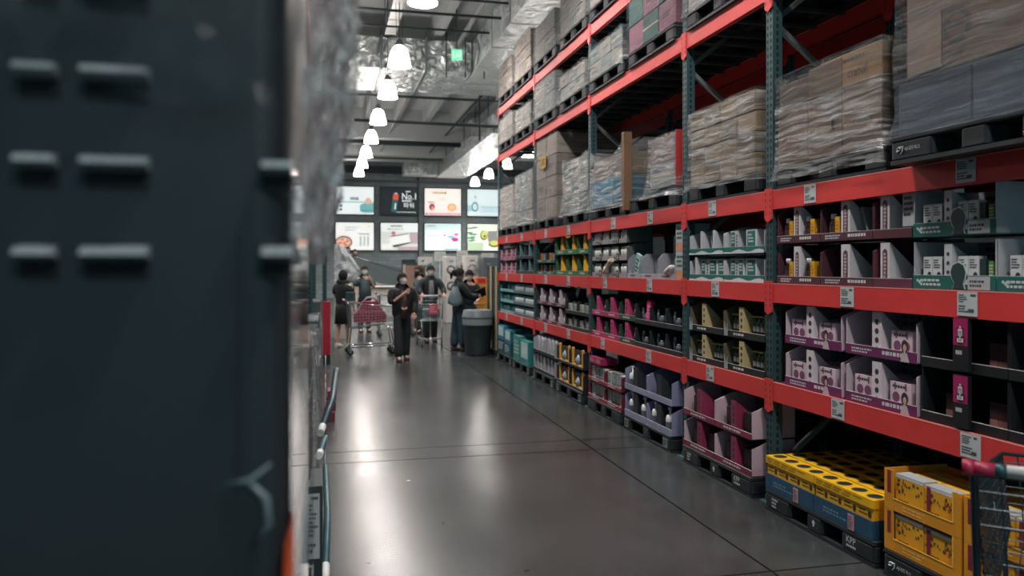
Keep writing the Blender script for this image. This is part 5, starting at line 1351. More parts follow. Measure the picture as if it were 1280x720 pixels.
b = MB().quad(0, 2.0, 0.0, 1.0, -0.0005, 3).poly([(0.45, 0.72), (1.5, 0.88), (1.6, 0.45), (0.55, 0.25)], -0.002, 0).poly([(0.48, 0.76), (1.5, 0.93), (1.5, 0.88), (0.47, 0.70)], -0.003, 1).poly([(0.55, 0.25), (1.6, 0.45), (1.6, 0.38), (0.75, 0.14)], -0.003, 1)
b.quad(1.55, 2.0, 0.35, 0.98, -0.001, 2); ell(b, 0.68, 0.92, 0.12, 0.12, 4, -0.0025); ell(b, 0.18, 0.22, 0.14, 0.13, 5, -0.003); ell(b, 0.48, 0.22, 0.14, 0.13, 5, -0.003)
b.quad(0.9, 2.0, 0.0, 0.2, -0.0015, 2)
b.lines(0.55, 1.5, 1.25, 1.36, 1, 1, -0.002, 3, 0.8).lines(0.35, 1.7, 1.08, 1.18, 1, 2, -0.002, 8, 0.8)
prn(t, 'picture', b, ['f2f2ee', '3f5a5a', 'b8a3a8', 'd8dcd4', 'c07a8a', 'f4f6f2'])
t = poster('pale aqua lightbox with pink petals, lower row, third', 2, 1, 'e4f0ef')
b = MB().quad(0, 2.0, 1.1, 1.47, -0.0005, 3).lines(0.1, 0.7, 1.28, 1.38, 1, 4, -0.001, 5, 0.8).lines(0.15, 0.8, 0.78, 0.83, 1, 4, -0.001, 6, 0.8)
for x, z, rx, rz, mi in ((1.75, 0.88, 0.14, 0.09, 0), (1.68, 0.6, 0.2, 0.12, 1), (1.45, 0.75, 0.22, 0.08, 2), (1.1, 0.84, 0.08, 0.05, 1), (1.55, 0.68, 0.1, 0.1, 0)): ell(b, x, z, rx, rz, mi, -0.002-0.0002*mi)
b.quad(1.1, 1.9, 0.03, 0.1, -0.001, 5)
prn(t, 'picture', b, ['d56bb0', 'c2408f', '8fb6d8', 'c9e2e0', '8a9a9a', '5fa8a4'])
t = poster('pale green lightbox with avocado halves and leaves, lower row right', 3, 1, 'e3ecdc')
b = MB()
for k in range(12): ell(b, 0.05+0.14*random.Random(k).random()*3, 0.5+0.8*random.Random(k+50).random(), 0.16, 0.05, 0, -0.001-0.0001*k)
b.quad(0, 0.9, 0, 0.45, -0.0008, 5)
ell(b, 0.92, 0.85, 0.22, 0.28, 1, -0.003); ell(b, 0.94, 0.88, 0.17, 0.22, 2, -0.004); ell(b, 0.96, 0.8, 0.07, 0.08, 3, -0.005)
b.quad(1.15, 1.7, 0.5, 1.1, -0.0035, 4); ell(b, 1.5, 0.38, 0.32, 0.2, 1, -0.003); ell(b, 1.5, 0.42, 0.25, 0.14, 2, -0.004)
prn(t, 'picture', b, ['5f8f74', '4a6a3a', 'd8d470', '7a5a38', '8d8f8a', 'b9d0b0'])

# ------------------------------------------------------------------ goods between the rack end and the back wall
WHT = 'cbc7c2'
def tower(label, x, y, w, h, ringc):
    t = thing('air_purifier', label, 'air purifier', (x, y, 0), 0, 'white air purifier towers')
    part('body', MB().bevbox(0, w, 0, 0.75, 0.0, h, 0.03).mesh('body', M(WHT, 0.4)), t)
    rr = w*0.42
    for k, z in enumerate((h*0.56, h*0.80)):
        part('outlet_ring', cached(('wd', ringc, w), lambda: MB().lathe([(rr*0.80, 0), (rr*0.80, 0.03), (rr*0.9, 0.04), (rr, 0.03), (rr, 0)], n=28, cap0=False, cap1=False).mesh('outlet_ring', M(ringc, 0.35))), t, (w/2, -0.002, z), (PI/2, 0, 0))
        part('outlet_disc', cached(('wg', ringc, w), lambda: MB().lathe([(rr*0.79, 0.0), (rr*0.79, 0.012), (rr*0.3, 0.02)], n=24).mesh('outlet_disc', M('c6c1bd', 0.3))), t, (w/2, -0.003, z), (PI/2, 0, 0))
    part('control_panel', MB().box(w*0.3, w*0.7, -0.006, -0.001, h*0.92, h*0.94).mesh('control_panel', M('7d8284', 0.3)), t)
def pX(x, y_): 
    a = (x-640)/1000; u = (0.233+a)/(1-a*0.233); return u*y_
tower('white tall air purifier with two dark rings', pX(557.5, 23.5), 23.5, 0.30, 1.98, '2b3134')
tower('white tall air purifier with two grey rings', pX(582.5, 23.2), 23.2, 0.37, 2.0, 'a39f9c')
t = thing('fridge', 'grey two-door fridge near the rack end', 'fridge', (pX(604.5, 22.6), 22.6, 0), 0)
part('body', MB().bevbox(0, 0.46, 0.03, 0.7, 0.02, 1.95, 0.02).mesh('body', M('565d62', 0.4)), t)
part('door', MB().bevbox(0.002, 0.228, 0, 0.028, 0.05, 1.94, 0.008).mesh('door', M('596067', 0.35)), t); part('door', MB().bevbox(0.232, 0.458, 0, 0.028, 0.05, 1.94, 0.008).mesh('door', M('596067', 0.35)), t)
part('handle', MB().box(0.205, 0.215, -0.02, -0.001, 0.8, 1.4).mesh('handle', M('9da3a5', 0.3, 0.6)), t); part('nameplate', MB().quad(0.1, 0.2, 1.75, 1.765, -0.002).mesh('nameplate', M('b9bdbe', 0.4)), t)
t = thing('cabinet', 'brown wooden cabinet with louvred half behind the shoppers', 'cabinet', (pX(507, 22.5), 22.5, 0), 0)
part('body', MB().box(0, 0.56, 0.02, 0.5, 0, 1.72).mesh('body', M('7a5f50', 0.6)), t); part('door', MB().box(0.01, 0.24, 0, 0.019, 0.05, 1.7).mesh('door', M('8f7262', 0.6)), t)
part('end_panel', MB().box(-0.03, -0.001, 0, 0.5, 0, 1.74).mesh('end_panel', M('b5aaa0', 0.6)), t)
for k in range(12): part('slat', cached('slat', lambda: MB().box(0.25, 0.55, 0, 0.018, 0, 0.09).mesh('slat', M('4f443d', 0.6))), t, (0, 0, 0.08+0.135*k))
thing('screen_display', 'dark upright panel display behind the wooden cabinet', 'display', (pX(502.5, 25), 25, 0), 0, None, MB().box(0, 0.42, 0, 0.1, 0, 1.90).box(0.05, 0.37, -0.012, -0.001, 0.3, 1.8, 1).mesh('screen_display', [M('1d2a30', 0.5), M('2b3a40', 0.4)]))
thing('screen_display', 'dark wide panel display above the wooden cabinet', 'display', (pX(511, 25.5), 25.5, 0), 0, None, MB().box(0, 0.36, 0, 0.1, 0, 1.82).mesh('screen_display', M('36454a', 0.5)))
t = thing('gift_box', 'white box with teal ribbon print on a tall stack', 'box', (pX(524, 23.6), 23.6, 1.45), 0)
part('box', MB().box(0, 0.40, 0, 0.4, 0, 0.52).mesh('box', M('c9c5bf', 0.5)), t); part('ribbon_print', MB().poly([(0.02, 0.1), (0.2, 0.2), (0.38, 0.3), (0.38, 0.36), (0.2, 0.26), (0.02, 0.16)]).poly([(0.05, 0.4), (0.15, 0.45), (0.12, 0.34)]).mesh('ribbon_print', M('2a8a8e', 0.5)), t)
thing('base_carton', 'beige tall carton under the ribboned white box', 'carton', (pX(524, 23.6), 23.6, 0), 0, None, MB().bevbox(0, 0.40, 0, 0.4, 0, 1.449, 0.01).mesh('base_carton', M('b0a79c', 0.6)))
def sign_stand(label, x, y, w, h, z):
    t = thing('sign_stand', label, 'sign', (pX(x, y), y, 0), 0, 'white sign boards on stands')
    part('pole', MB().tube([(w/2, 0.03, 0.02), (w/2, 0.03, z)], 0.015, 6).mesh('pole', M('8d9496', 0.4, 0.5)), t); part('base', MB().bevbox(w/2-0.15, w/2+0.15, -0.12, 0.18, 0, 0.02, 0.03).mesh('base', M('4d5557', 0.5)), t)
    part('board', MB().box(0, w, 0, 0.02, z, z+h).lines(w*0.1, w*0.9, z+h*0.15, z+h*0.85, 4, 1, -0.001, int(x)).mesh('board', [M('c3c0ba', 0.5), M('99a5a3', 0.6)]), t)
sign_stand('white sign board left of the dark ringed purifier', 543, 25.0, 0.36, 0.30, 1.85)
sign_stand('white sign board between the two white purifiers', 571, 25.4, 0.36, 0.50, 1.70)
sign_stand('white sign board by the grey fridge', 602, 25.0, 0.40, 0.26, 1.85)
thing('appliance_box', 'grey appliance with dark speaker between white purifiers', 'appliance', (pX(574.5, 23.8), 23.8, 0), 0, None, MB().bevbox(0, 0.2, 0, 0.4, 0, 1.8, 0.02).box(0.04, 0.16, -0.008, -0.001, 1.45, 1.72, 1).box(0.04, 0.16, -0.008, -0.001, 1.15, 1.4, 1).mesh('appliance_box', [M('a9a29c', 0.5), M('33393c', 0.4)]))
# low white counter wall, ramp and rail by the far wall
t = thing('service_counter', 'long low white counter in front of the far wall', 'counter', (pX(452, 27), 27, 0), 0)
part('counter_front', MB().box(0, 3.0, 0, 0.08, 0, 0.98).mesh('counter_front', M('b9b2ab', 0.5)), t); part('counter_top', MB().bevbox(-0.05, 3.05, -0.08, 0.6, 0.981, 1.02, 0.02).mesh('counter_top', M('cfc9c2', 0.4)), t)
t = thing('moving_ramp', 'white-sided moving ramp with black handrail rising to the left', 'ramp', (0, 30.0, 0), 0)
x0, x1 = pX(420, 30), pX(512, 30)
part('ramp_side', MB().prism([(x1, 0), (x1, 0.9), (x1-0.4, 0.92), (x1-0.9, 1.0), (x0, 1.5), (x0, 0)], 0, 0.12, 'y').mesh('ramp_side', M('a7a5a1', 0.5)), t)
part('ramp_panel', MB().prism([(x1, 0.93), (x1-0.3, 1.62), (x0, 2.15), (x0, 1.53), (x1-0.9, 1.03)], 0.02, 0.05, 'y').mesh('ramp_panel', M('5d6668', 0.3)), t)
part('tread', MB().prism([(x1-0.9, 0), (x1-0.9, 0.35), (x0, 1.0), (x0, 0)], 0.13, 1.6, 'y').mesh('tread', M('4d5557', 0.6)), t)
part('handrail', MB().tube([(x1, 0.06, 1.05), (x1-0.02, 0.06, 1.30), (x1-0.2, 0.06, 1.45), (x0, 0.06, 2.22)], 0.045, 8).mesh('handrail', M('1f2628', 0.4)), t)
# silver wrapped load, tilted, at left
t = thing('wrapped_load', 'tall silver crumpled film-wrapped load at the back left', 'pallet load', (pX(418, 19), 19.0, 0), 0)
def silver():
    vs = []; nx, nz = 22, 26
    for j in range(nz+1):
        for i in range(nx+1):
            s = i/nx; tt = j/nz
            w = 0.62 if tt < 0.5 else 0.62*(1-0.85*(tt-0.5)/0.5)
            w = 0.30+0.32*tt/0.45 if tt < 0.45 else 0.62-0.42*(tt-0.45)/0.55
            q = Vector((s*5, tt*7, 2))
            vs.append((w*s, -0.12*math.sin(PI*s)-0.09*mnoise.noise(q), 1.05+1.15*tt))
    return MB()._add(vs, [(j*(nx+1)+i, j*(nx+1)+i+1, (j+1)*(nx+1)+i+1, (j+1)*(nx+1)+i) for j in range(nz) for i in range(nx)], 0, True).mesh('silver_film', FILM_FOIL)
part('silver_film', silver(), t)
part('load', MB().prism([(0.0, 1.05), (0.28, 1.05), (0.56, 1.5), (0.3, 2.1), (0, 2.15)], 0.0, 0.6, 'y').mesh('load', M('a9b3b4', 0.3, 0.4)), t)
part('base', MB().box(0, 0.3, 0, 0.6, 0, 1.049).mesh('base', M('a79f98', 0.6)), t)

# end-of-rack stack of dark boxes with pale straps, orange crates, bin
for c in range(2):
    y = 15.55-0.50*c
    for r in range(6):
        t = thing('strapped_box', f'dark green box with pale strap at the rack end, {["far", "near"][c]} column, {ORD[r]} up', 'box', (3.12, y, 0.12+0.262*r), RACK, 'strapped boxes at the rack end')
        part('box', cached('sbox', lambda: MB().bevbox(0, 0.46, 0, 0.7, 0, 0.26, 0.006).lines(0.05, 0.24, 0.05, 0.2, 3, 1, -0.001, 5).mesh('box', [M('1d2a26', 0.5), M('4d5a50', 0.6)])), t)
        part('strap', cached('sstr', lambda: MB().box(0.30, 0.45, -0.012, -0.001, 0, 0.26).mesh('strap', M('a89c7c', 0.6))), t)
pallet('black pallet under the strapped boxes at the rack end', 3.08, 15.58, -0.03, None, 1.0)
for r in range(4):
    t = thing('orange_crate', f'orange crate in the stack behind the shoppers, {ORD[r]} up', 'crate', (pX(594, 18.5), 18.5, 0.42+0.21*r), 0, 'orange crates')
    part('crate_body', cached('orc', lambda: MB().box(0, 0.34, 0, 0.5, 0, 0.2).lines(0.03, 0.3, 0.06, 0.16, 2, 1, -0.001, 3).mesh('crate_body', [M('d99642', 0.5), M('8f5a20', 0.6)])), t)
    part('rim', cached('orr', lambda: MB().box(-0.008, 0.348, -0.01, -0.001, 0.17, 0.2).mesh('rim', M('e5a957', 0.5))), t)
thing('red_carton', 'red and orange carton on top of the orange crates', 'carton', (pX(595, 18.5), 18.5, 1.262), 0, None, MB().box(0, 0.32, 0, 0.45, 0, 0.16).quad(0.05, 0.22, 0.03, 0.13, -0.001, 1).mesh('red_carton', [M('e0763e', 0.5), M('cf2f2a', 0.5)]))
thing('crate_base', 'dark plinth under the orange crates', 'plinth', (pX(594, 18.5), 18.5, 0), 0, None, MB().box(0, 0.34, 0, 0.5, 0, 0.419).mesh('crate_base', M('3a4143', 0.6)))
t = thing('waste_bin', 'round dark grey waste bin with a clear liner by the rack end', 'bin', (pX(597, 15.0), 15.0, 0), 0)
part('barrel', MB().lathe([(0.235, 0), (0.24, 0.03), (0.275, 0.60), (0.285, 0.62)], n=26).mesh('barrel', M('2a3539', 0.5)), t)
part('liner', MB().lathe([(0.288, 0.575), (0.294, 0.60), (0.29, 0.66), (0.298, 0.70)], n=26, cap0=False, cap1=False).mesh('liner', M('8b9699', 0.3)), t)
part('lid', MB().lathe([(0.30, 0.70), (0.305, 0.73), (0.292, 0.75), (0.278, 0.84), (0.262, 0.86)], n=26).mesh('lid', M('6a7579', 0.45)), t)
thing('floor_strip', 'thin black bracket lying on the floor by the bin', 'bracket', (2.95, 14.75, 0.001), 0, None, MB().tube([(0, 0, 0.02), (0.1, -0.3, 0.013), (0.15, -0.5, 0.01)], 0.012, 6).mesh('floor_strip', M('20282a', 0.5)))
for i, (x, y) in enumerate([(0.62, 6.3), (0.75, 5.2), (0.25, 4.6), (1.1, 4.3), (0.9, 7.9), (0.5, 7.2)]):
    thing('paper_scrap', f'tiny pale scrap on the floor, {ORD[i]} of six along the left', 'litter', (x, y, 0.001), i, 'paper scraps on the floor', MB().prism([(0, 0), (0.03, 0.004), (0.026, 0.012), (0.004, 0.01)], 0, 0.002, 'z').mesh('paper_scrap', M(['c9c9c4', '20282a', 'c9c9c4', '20282a', '20282a', '20282a'][i], 0.6)))

# ------------------------------------------------------------------ people
def skin_mesh(name, pts, edges, radii, mats, roots=(0,), levels=1, extra=None):
    me = bpy.data.meshes.new(name); me.from_pydata([tuple(p) for p in pts], edges, [])
    o = bpy.data.objects.new(name, me); COL.objects.link(o)
    sk = o.modifiers.new('skin', 'SKIN'); sk.use_smooth_shade = True; sk.branch_smoothing = 0.6
    sv = me.skin_vertices[0].data
    for i, r in enumerate(radii):
        sv[i].radius = r if isinstance(r, tuple) else (r, r)
        sv[i].use_root = i in roots
    ss = o.modifiers.new('sub', 'SUBSURF'); ss.levels = levels; ss.render_levels = levels
    dg = bpy.context.evaluated_depsgraph_get(); dg.update()
    out = bpy.data.meshes.new_from_object(o.evaluated_get(dg))
    bpy.data.objects.remove(o)
    out.name = name
    if extra:                                  # join further geometry into the same mesh
        n0 = len(out.vertices)
        v = [tuple(q.co) for q in out.vertices] + extra.v
        f = [tuple(p.vertices) for p in out.polygons] + [tuple(i+n0 for i in q) for q in extra.f]
        mi = [0]*len(out.polygons) + extra.m
        out = bpy.data.meshes.new(name); out.from_pydata(v, [], f)
        out.polygons.foreach_set('material_index', mi)
    out.materials.clear()
    for m in mats: out.materials.append(m)
    out.polygons.foreach_set('use_smooth', [True]*len(out.polygons)); out.update()
    return out

def head_geom(c, tilt=0.0, yaw=0.0):
    # head with jaw, nose, brows, ears, lips and eyes, facing -y
    b = MB(); nu, nv = 20, 14; prof = []
    for j in range(nv+1):
        t = PI*j/nv; ring = []
        for k in range(nu):
            a = 2*PI*k/nu; x = 0.076*math.sin(t)*math.cos(a); y = 0.096*math.sin(t)*math.sin(a); z = -0.115*math.cos(t)
            if z < 0: x *= 1-0.32*(-z/0.115)**1.5; y = y*(1-0.18*(-z/0.115)) - 0.012*(-z/0.115)
            if y < 0: y *= 0.95 + 0.05*abs(math.cos(a))
            ring.append((x, y, z))
        prof.append(ring)
    b.rings(prof[1:-1], 0, True, True, True)
    b.rings([[(-0.007, -0.083, 0.018), (0.007, -0.083, 0.018), (0.007, -0.07, 0.02), (-0.007, -0.07, 0.02)], [(-0.016, -0.108, -0.028), (0.016, -0.108, -0.028), (0.017, -0.075, -0.034), (-0.017, -0.075, -0.034)]], 0, True, True, True)
    for s in (-1, 1):
        b.sphere((s*0.075, 0.008, 0.0), 0.009, 0.02, 0.03, 8, 6, 0)
        b.sphere((s*0.030, -0.080, 0.012), 0.014, 0.008, 0.007, 8, 6, 1); b.sphere((s*0.030, -0.086, 0.012), 0.006, 0.004, 0.006, 8, 6, 2)
        b.box(s*0.030-0.016, s*0.030+0.016, -0.090, -0.078, 0.030, 0.036, 2)
    b.sphere((0, -0.084, -0.058), 0.022, 0.008, 0.007, 8, 6, 3)
    R = Matrix.Rotation(yaw, 4, 'Z') @ Matrix.Rotation(tilt, 4, 'X')
    b.v = [tuple(R @ Vector(p) + Vector(c)) for p in b.v]
    return b, R
def hair_geom(style):
    b = MB(); nu, nv = 22, 12; rows = []
    low = {'short': -0.015, 'bob': -0.085, 'pony': -0.03, 'cap': -0.01}[style]
    for j in range(nv+1):
        t = j/nv; ring = []
        for k in range(nu):
            a = 2*PI*k/nu; back = math.sin(a)                        # +1 at the back, -1 at the face
            zl = low - 0.03*max(0, back) if back > -0.45 else 0.040
            ph = math.acos(max(-1, min(1, zl/0.125)))
            u = ph*(1-t)+0.02
            bump = 1+0.03*math.sin(5*a+j)+0.05*mnoise.noise(Vector((4*math.cos(a), 4*math.sin(a), j*0.7)))
            ring.append((0.098*math.sin(u)*math.cos(a)*bump, 0.115*math.sin(u)*math.sin(a)*bump+0.010, 0.134*math.cos(u)+0.006))
        rows.append(ring)
    b.rings(rows, 0, False, True, True)
    if style == 'pony':
        b.sphere((0, 0.13, 0.03), 0.055, 0.05, 0.05, 10, 8); b.tube([(0, 0.13, 0.03), (0, 0.175, -0.03), (0, 0.165, -0.13)], [0.04, 0.045, 0.012], 8)
    if style == 'cap':
        b.prism([(0.075*math.cos(q*PI/8+PI), 0.10*math.sin(q*PI/8+PI)-0.05) for q in range(9)], 0.05, 0.062, 'z')
    return b
def mask_geom():
    b = MB(); rows = []
    for j in range(7):
        t = j/6; z = 0.002-0.098*t; ring = []
        for k in range(11):
            a = -PI/2 + (k/10-0.5)*PI*0.92
            r = 1+0.16*math.sin(PI*t)*math.cos((k/10-0.5)*PI)
            w = 0.083-0.026*t
            ring.append((w*math.cos(a)*1.0, (0.094-0.014*t)*math.sin(a)*r-0.008, z))
        rows.append(ring)
    b.rings(rows, 0, False, False, True, False)
    for s in (-1, 1): b.tube([(s*0.08, -0.012, -0.01), (s*0.084, 0.01, 0.012), (s*0.078, 0.02, -0.02)], 0.003, 4)
    return b

SKIN, LIPS = M('c79a84', 0.55, var=0.06), M('9a5a54', 0.5)
EYEW, EYED = M('cfcfcc', 0.3), M('1c1512', 0.4)
def person(label, x, y, height, rz, top, legs, hair='181415', hstyle='short', arms=None, stride=0.06, sleeve='long', mask='c2c6c6', tilt=0.0, yaw=0.0, skirt=False, shoe='1a1c1e', z0=0.0, open_jacket=None, lean=0.0, wide=1.0, flare=0.0, hem=0.80, rolled=1.0):
    s = height/1.70
    t = thing('person', label, 'person', (x, y, z0), rz)
    arms = arms or {}
    V = lambda *p: Vector(p)*s
    ra = arms.get('R', ((-0.235, 0.0, 1.13), (-0.235, -0.07, 0.88))); la = arms.get('L', ((0.235, 0.0, 1.13), (0.235, -0.07, 0.88)))
    P = [V(0, 0, .93), V(0, 0, 1.08), V(0, -lean*0.5, 1.28), V(0, -lean, 1.43), V(0, -lean-0.01, 1.50)]
    E = [(0, 1), (1, 2), (2, 3), (3, 4)]
    R_ = [(0.14*s, 0.10*s), (0.12*s, 0.09*s), (0.14*s, 0.10*s), (0.075*s, 0.06*s), (0.05*s, 0.05*s)]
    hands = []
    for sg, (el, wr) in ((-1, ra), (1, la)):
        i = len(P); el, wr = V(*el), V(*wr); sh = V(sg*0.17, -lean, 1.385)
        d = (wr-el).normalized(); palm = wr+d*0.055*s
        P += [sh, el, wr, palm]; E += [(2, i), (i, i+1), (i+1, i+2), (i+2, i+3)]
        R_ += [0.045*s, 0.038*s, 0.026*s, (0.032*s, 0.018*s)]
        hands.append((sg, wr, palm, d))
    for sg, st in ((-1, stride), (1, -stride)):
        i = len(P)
        P += [V(sg*0.085, 0, .86), V(sg*0.095, -st*0.6-0.01, .48), V(sg*0.10, st*0.4 if st < 0 else -st*0.4, .09), V(sg*0.115, (st*0.4 if st < 0 else -st*0.4)-0.13, .035)]
        if st: P[i+2] = V(sg*0.10, -st, .09); P[i+3] = V(sg*0.115, -st-0.13, .035)
        E += [(0, i), (i, i+1), (i+1, i+2), (i+2, i+3)]; R_ += [0.085*s, 0.052*s, 0.036*s, 0.032*s]
    roots = [0]
    for sg, wr, palm, d in hands:
        side = d.cross(Vector((0, -1, 0.3))).normalized()
        nrm = side.cross(d).normalized()
        for q in range(4):
            i = len(P); b0 = palm + side*(q-1.5)*0.019*s; L = [0.068, 0.078, 0.072, 0.056][q]*s
            P += [b0-d*0.012*s, b0+d*L*0.5-nrm*0.006*s, b0+d*L*0.85-nrm*0.028*s]; E += [(i, i+1), (i+1, i+2)]; R_ += [0.0095*s, 0.009*s, 0.0075*s]; roots.append(i)
        i = len(P); b0 = wr+d*0.02*s - side*0.02*s*sg
        P += [b0, b0+d*0.03*s-side*0.03*s*sg, b0+d*0.06*s-side*0.036*s*sg]; E += [(i, i+1), (i+1, i+2)]; R_ += [0.012*s, 0.010*s, 0.008*s]; roots.append(i)
    hc = V(0, -lean-0.02, 1.585)
    hg, HR = head_geom((0, 0, 0), tilt, yaw)
    hg.v = [tuple(Vector(p)*s + hc) for p in hg.v]
    part('body', skin_mesh('body', P, E, R_, [SKIN, EYEW, EYED, LIPS], roots, 1, hg), t)
    def place(b):
        b.v = [tuple((HR @ Vector(p))*s + hc) for p in b.v]; return b
    part('hair' if hstyle != 'cap' else 'hat', place(hair_geom(hstyle)).mesh('hair', M(hair, 0.85)), t)
    if mask: part('face_mask', place(mask_geom()).mesh('face_mask', M(mask, 0.6, var=0.05)), t)
    # top garment
    TP = [V(0, 0, hem), V(0, 0, 1.06), V(0, -lean*0.5, 1.27), V(0, -lean, 1.40), V(0, -lean, 1.52)]; TE = [(0, 1), (1, 2), (2, 3), (3, 4)]
    TR = [(0.20*s*wide, 0.15*s), (0.18*s*wide, 0.14*s), (0.185*s*wide, 0.14*s), (0.14*s, 0.115*s), (0.085*s, 0.085*s)]
    for sg, (el, wr) in ((-1, ra), (1, la)):
        i = len(TP); el, wr = V(*el), V(*wr); sh = V(sg*0.165*wide, -lean, 1.38); sf = (rolled if sg < 0 else 1.0)
        if sleeve == 'long':
            TP += [sh, el, el+(wr-el)*sf]; TE += [(2, i), (i, i+1), (i+1, i+2)]; TR += [0.108*s, 0.074*s, 0.056*s]
        else:
            TP += [sh, sh+(el-sh)*0.85]; TE += [(2, i), (i, i+1)]; TR += [0.108*s, 0.08*s]
    part('jacket' if sleeve == 'long' else 'shirt', skin_mesh('top', TP, TE, TR, [M(top, 0.8, bump=0.3, bscale=14)], (0,), 1), t)
    if sleeve == 'long':
        part('collar', MB().lathe([(0.10*s, 1.405*s), (0.082*s, 1.45*s), (0.066*s, 1.50*s), (0.060*s, 1.49*s)], 0, -lean*1.0+0.004, 0, 14, 0, False, False).mesh('collar', M(top, 0.8)), t)
    if open_jacket:
        part('blouse', MB().rings([[V(-0.06, -0.172, .82), V(0.06, -0.172, .82), V(0.055, -0.12, .82), V(-0.045, -0.12, .82)], [V(-0.06, -0.166, 1.1), V(0.06, -0.166, 1.1), V(0.06, -0.1, 1.1), V(-0.06, -0.1, 1.1)], [V(-0.04, -0.150-lean*0.6, 1.38), V(0.04, -0.150-lean*0.6, 1.38), V(0.04, -0.06, 1.36), V(-0.04, -0.06, 1.36)]], 0, True, True, True).mesh('blouse', M(open_jacket, 0.7)), t)
    if skirt:
        part('skirt', MB().rings([[(q.x, q.y, q.z) for q in [V(r*math.cos(2*PI*k/18), r*0.75*math.sin(2*PI*k/18), z) for k in range(18)]] for r, z in ((0.15, 0.98), (0.18, 0.85), (0.20, 0.52))], 0, True, True, True).mesh('skirt', M(legs, 0.8)), t)
    else:
        LP = [V(0, 0, 1.03), V(0, 0, .90)]; LE = [(0, 1)]; LR = [(0.165*s, 0.125*s), (0.175*s, 0.13*s)]
        for sg, st in ((-1, stride), (1, -stride)):
            i = len(LP); LP += [V(sg*0.092, 0, .80), V(sg*0.098, -st*0.6-0.01, .48), V(sg*0.10, -st, .06)]
            LE += [(1, i), (i, i+1), (i+1, i+2)]; LR += [0.118*s, (0.095+flare*0.2)*s, (0.08+flare)*s]
        part('trousers', skin_mesh('trousers', LP, LE, LR, [M(legs, 0.8, bump=0.25, bscale=12)], (0,), 1), t)
    for sg, st in ((-1, stride), (1, -stride)):
        b = MB(); f = V(sg*0.105, -st, 0)
        b.rings([[tuple(f+V(0.044*w_*math.cos(q*PI/6), yy, zz+0.0)+V(0, 0, 0.0)) for q in (1, 2, 3, 4, 5)] + [tuple(f+V(-0.044*w_, yy, 0.002)), tuple(f+V(0.044*w_, yy, 0.002))] for yy, w_, zz in ((0.06, 0.8, 0.085), (0.0, 0.95, 0.095), (-0.08, 1.1, 0.065), (-0.15, 1.05, 0.045), (-0.19, 0.6, 0.03))], 0, True, True, True)
        part('shoe', b.mesh('shoe', M(shoe, 0.5)), t)
    return t, s

w1, s = person('woman in black jacket walking, hand raised to her white mask', 1.335, 14.4, 1.555, 0.15, '17191c', '1b2126', '120f10', 'short', {'R': ((-0.25, -0.08, 1.12), (0.0, -0.22, 1.33)), 'L': ((0.26, 0.0, 1.12), (0.20, -0.16, 0.92))}, 0.13, open_jacket='4a3835', tilt=-0.12, yaw=0.35, wide=1.3, hem=0.72, rolled=0.35, flare=0.018)
part('collar_cloth', MB().tube([(0.05, -0.165*s, 0.95), (0.0, -0.175*s, 0.92), (-0.05, -0.165*s, 0.95)], 0.02, 6).mesh('collar_cloth', M('b39a86', 0.7)), w1, label='pale patterned hem')
m1, s = person('man in dark open jacket and white mask pushing a shopping cart', 2.27, 17.75, 1.70, 0.05, '16201f', '181d20', '161414', 'short', {'R': ((-0.28, -0.10, 1.16), (-0.24, -0.33, 1.08)), 'L': ((0.28, -0.10, 1.16), (0.24, -0.33, 1.08))}, 0.10, open_jacket='5d5f60', tilt=0.1, wide=1.15, mask='c4c2c2')
m2, s = person('person in grey-blue shirt with dark mask standing behind the cart pusher', pX(524.5, 20.2), 20.2, 1.68, -1.2, '50646a', '2a3034', '2a1e1a', 'short', None, 0.0, 'short', mask='1d2022')
w2, s = person('woman with ponytail, navy jacket and flared jeans holding a tablet by the bin', 2.58, 15.75, 1.635, 1.75, '152025', '26404a', '120f10', 'pony', {'R': ((-0.23, -0.16, 1.12), (-0.08, -0.40, 1.14)), 'L': ((0.23, -0.16, 1.12), (0.10, -0.40, 1.14))}, 0.07, mask=None, tilt=0.2, flare=0.035, shoe='3a2f2b', hem=0.70, wide=1.1)
w3, s = person('masked woman in black T-shirt looking down at the tablet beside her', 2.93, 16.5, 1.60, -0.25, '14191b', '1b2327', '141011', 'short', {'R': ((-0.24, -0.05, 1.10), (-0.16, -0.24, 1.0)), 'L': ((0.24, -0.06, 1.10), (0.18, -0.28, 1.02))}, 0.0, 'short', tilt=0.25, yaw=0.2)
thing('tablet', 'black tablet case held out by the ponytailed woman', 'tablet', (2.93, 15.84, 1.09), 0, None, MB().box(0, 0.24, -0.015, 0.0, -0.07, 0.12).mesh('tablet', M('15181a', 0.35)), (0.4, -0.35, 0.2))
m3, s = person('man in teal apron and white mask, hand on chin, behind the cart', pX(455.5, 20.8), 20.8, 1.69, 0.2, '2b4047', '23282b', '1a1614', 'short', {'L': ((0.25, -0.06, 1.13), (0.10, -0.22, 1.36)), 'R': ((-0.25, 0.0, 1.13), (-0.25, -0.10, 0.88))}, 0.0, 'short', tilt=0.05)
part('apron', MB().rings([[(-0.15*s, -0.165*s, 0.62), (0.15*s, -0.165*s, 0.62), (0.15*s, -0.14*s, 0.62), (-0.15*s, -0.14*s, 0.62)], [(-0.14*s, -0.155*s, 1.08), (0.14*s, -0.155*s, 1.08), (0.14*s, -0.12*s, 1.08), (-0.14*s, -0.12*s, 1.08)], [(-0.09*s, -0.15*s, 1.36), (0.09*s, -0.15*s, 1.36), (0.09*s, -0.1*s, 1.36), (-0.09*s, -0.1*s, 1.36)]], 0, True, True, True).mesh('apron', M('22343a', 0.7)), m3)
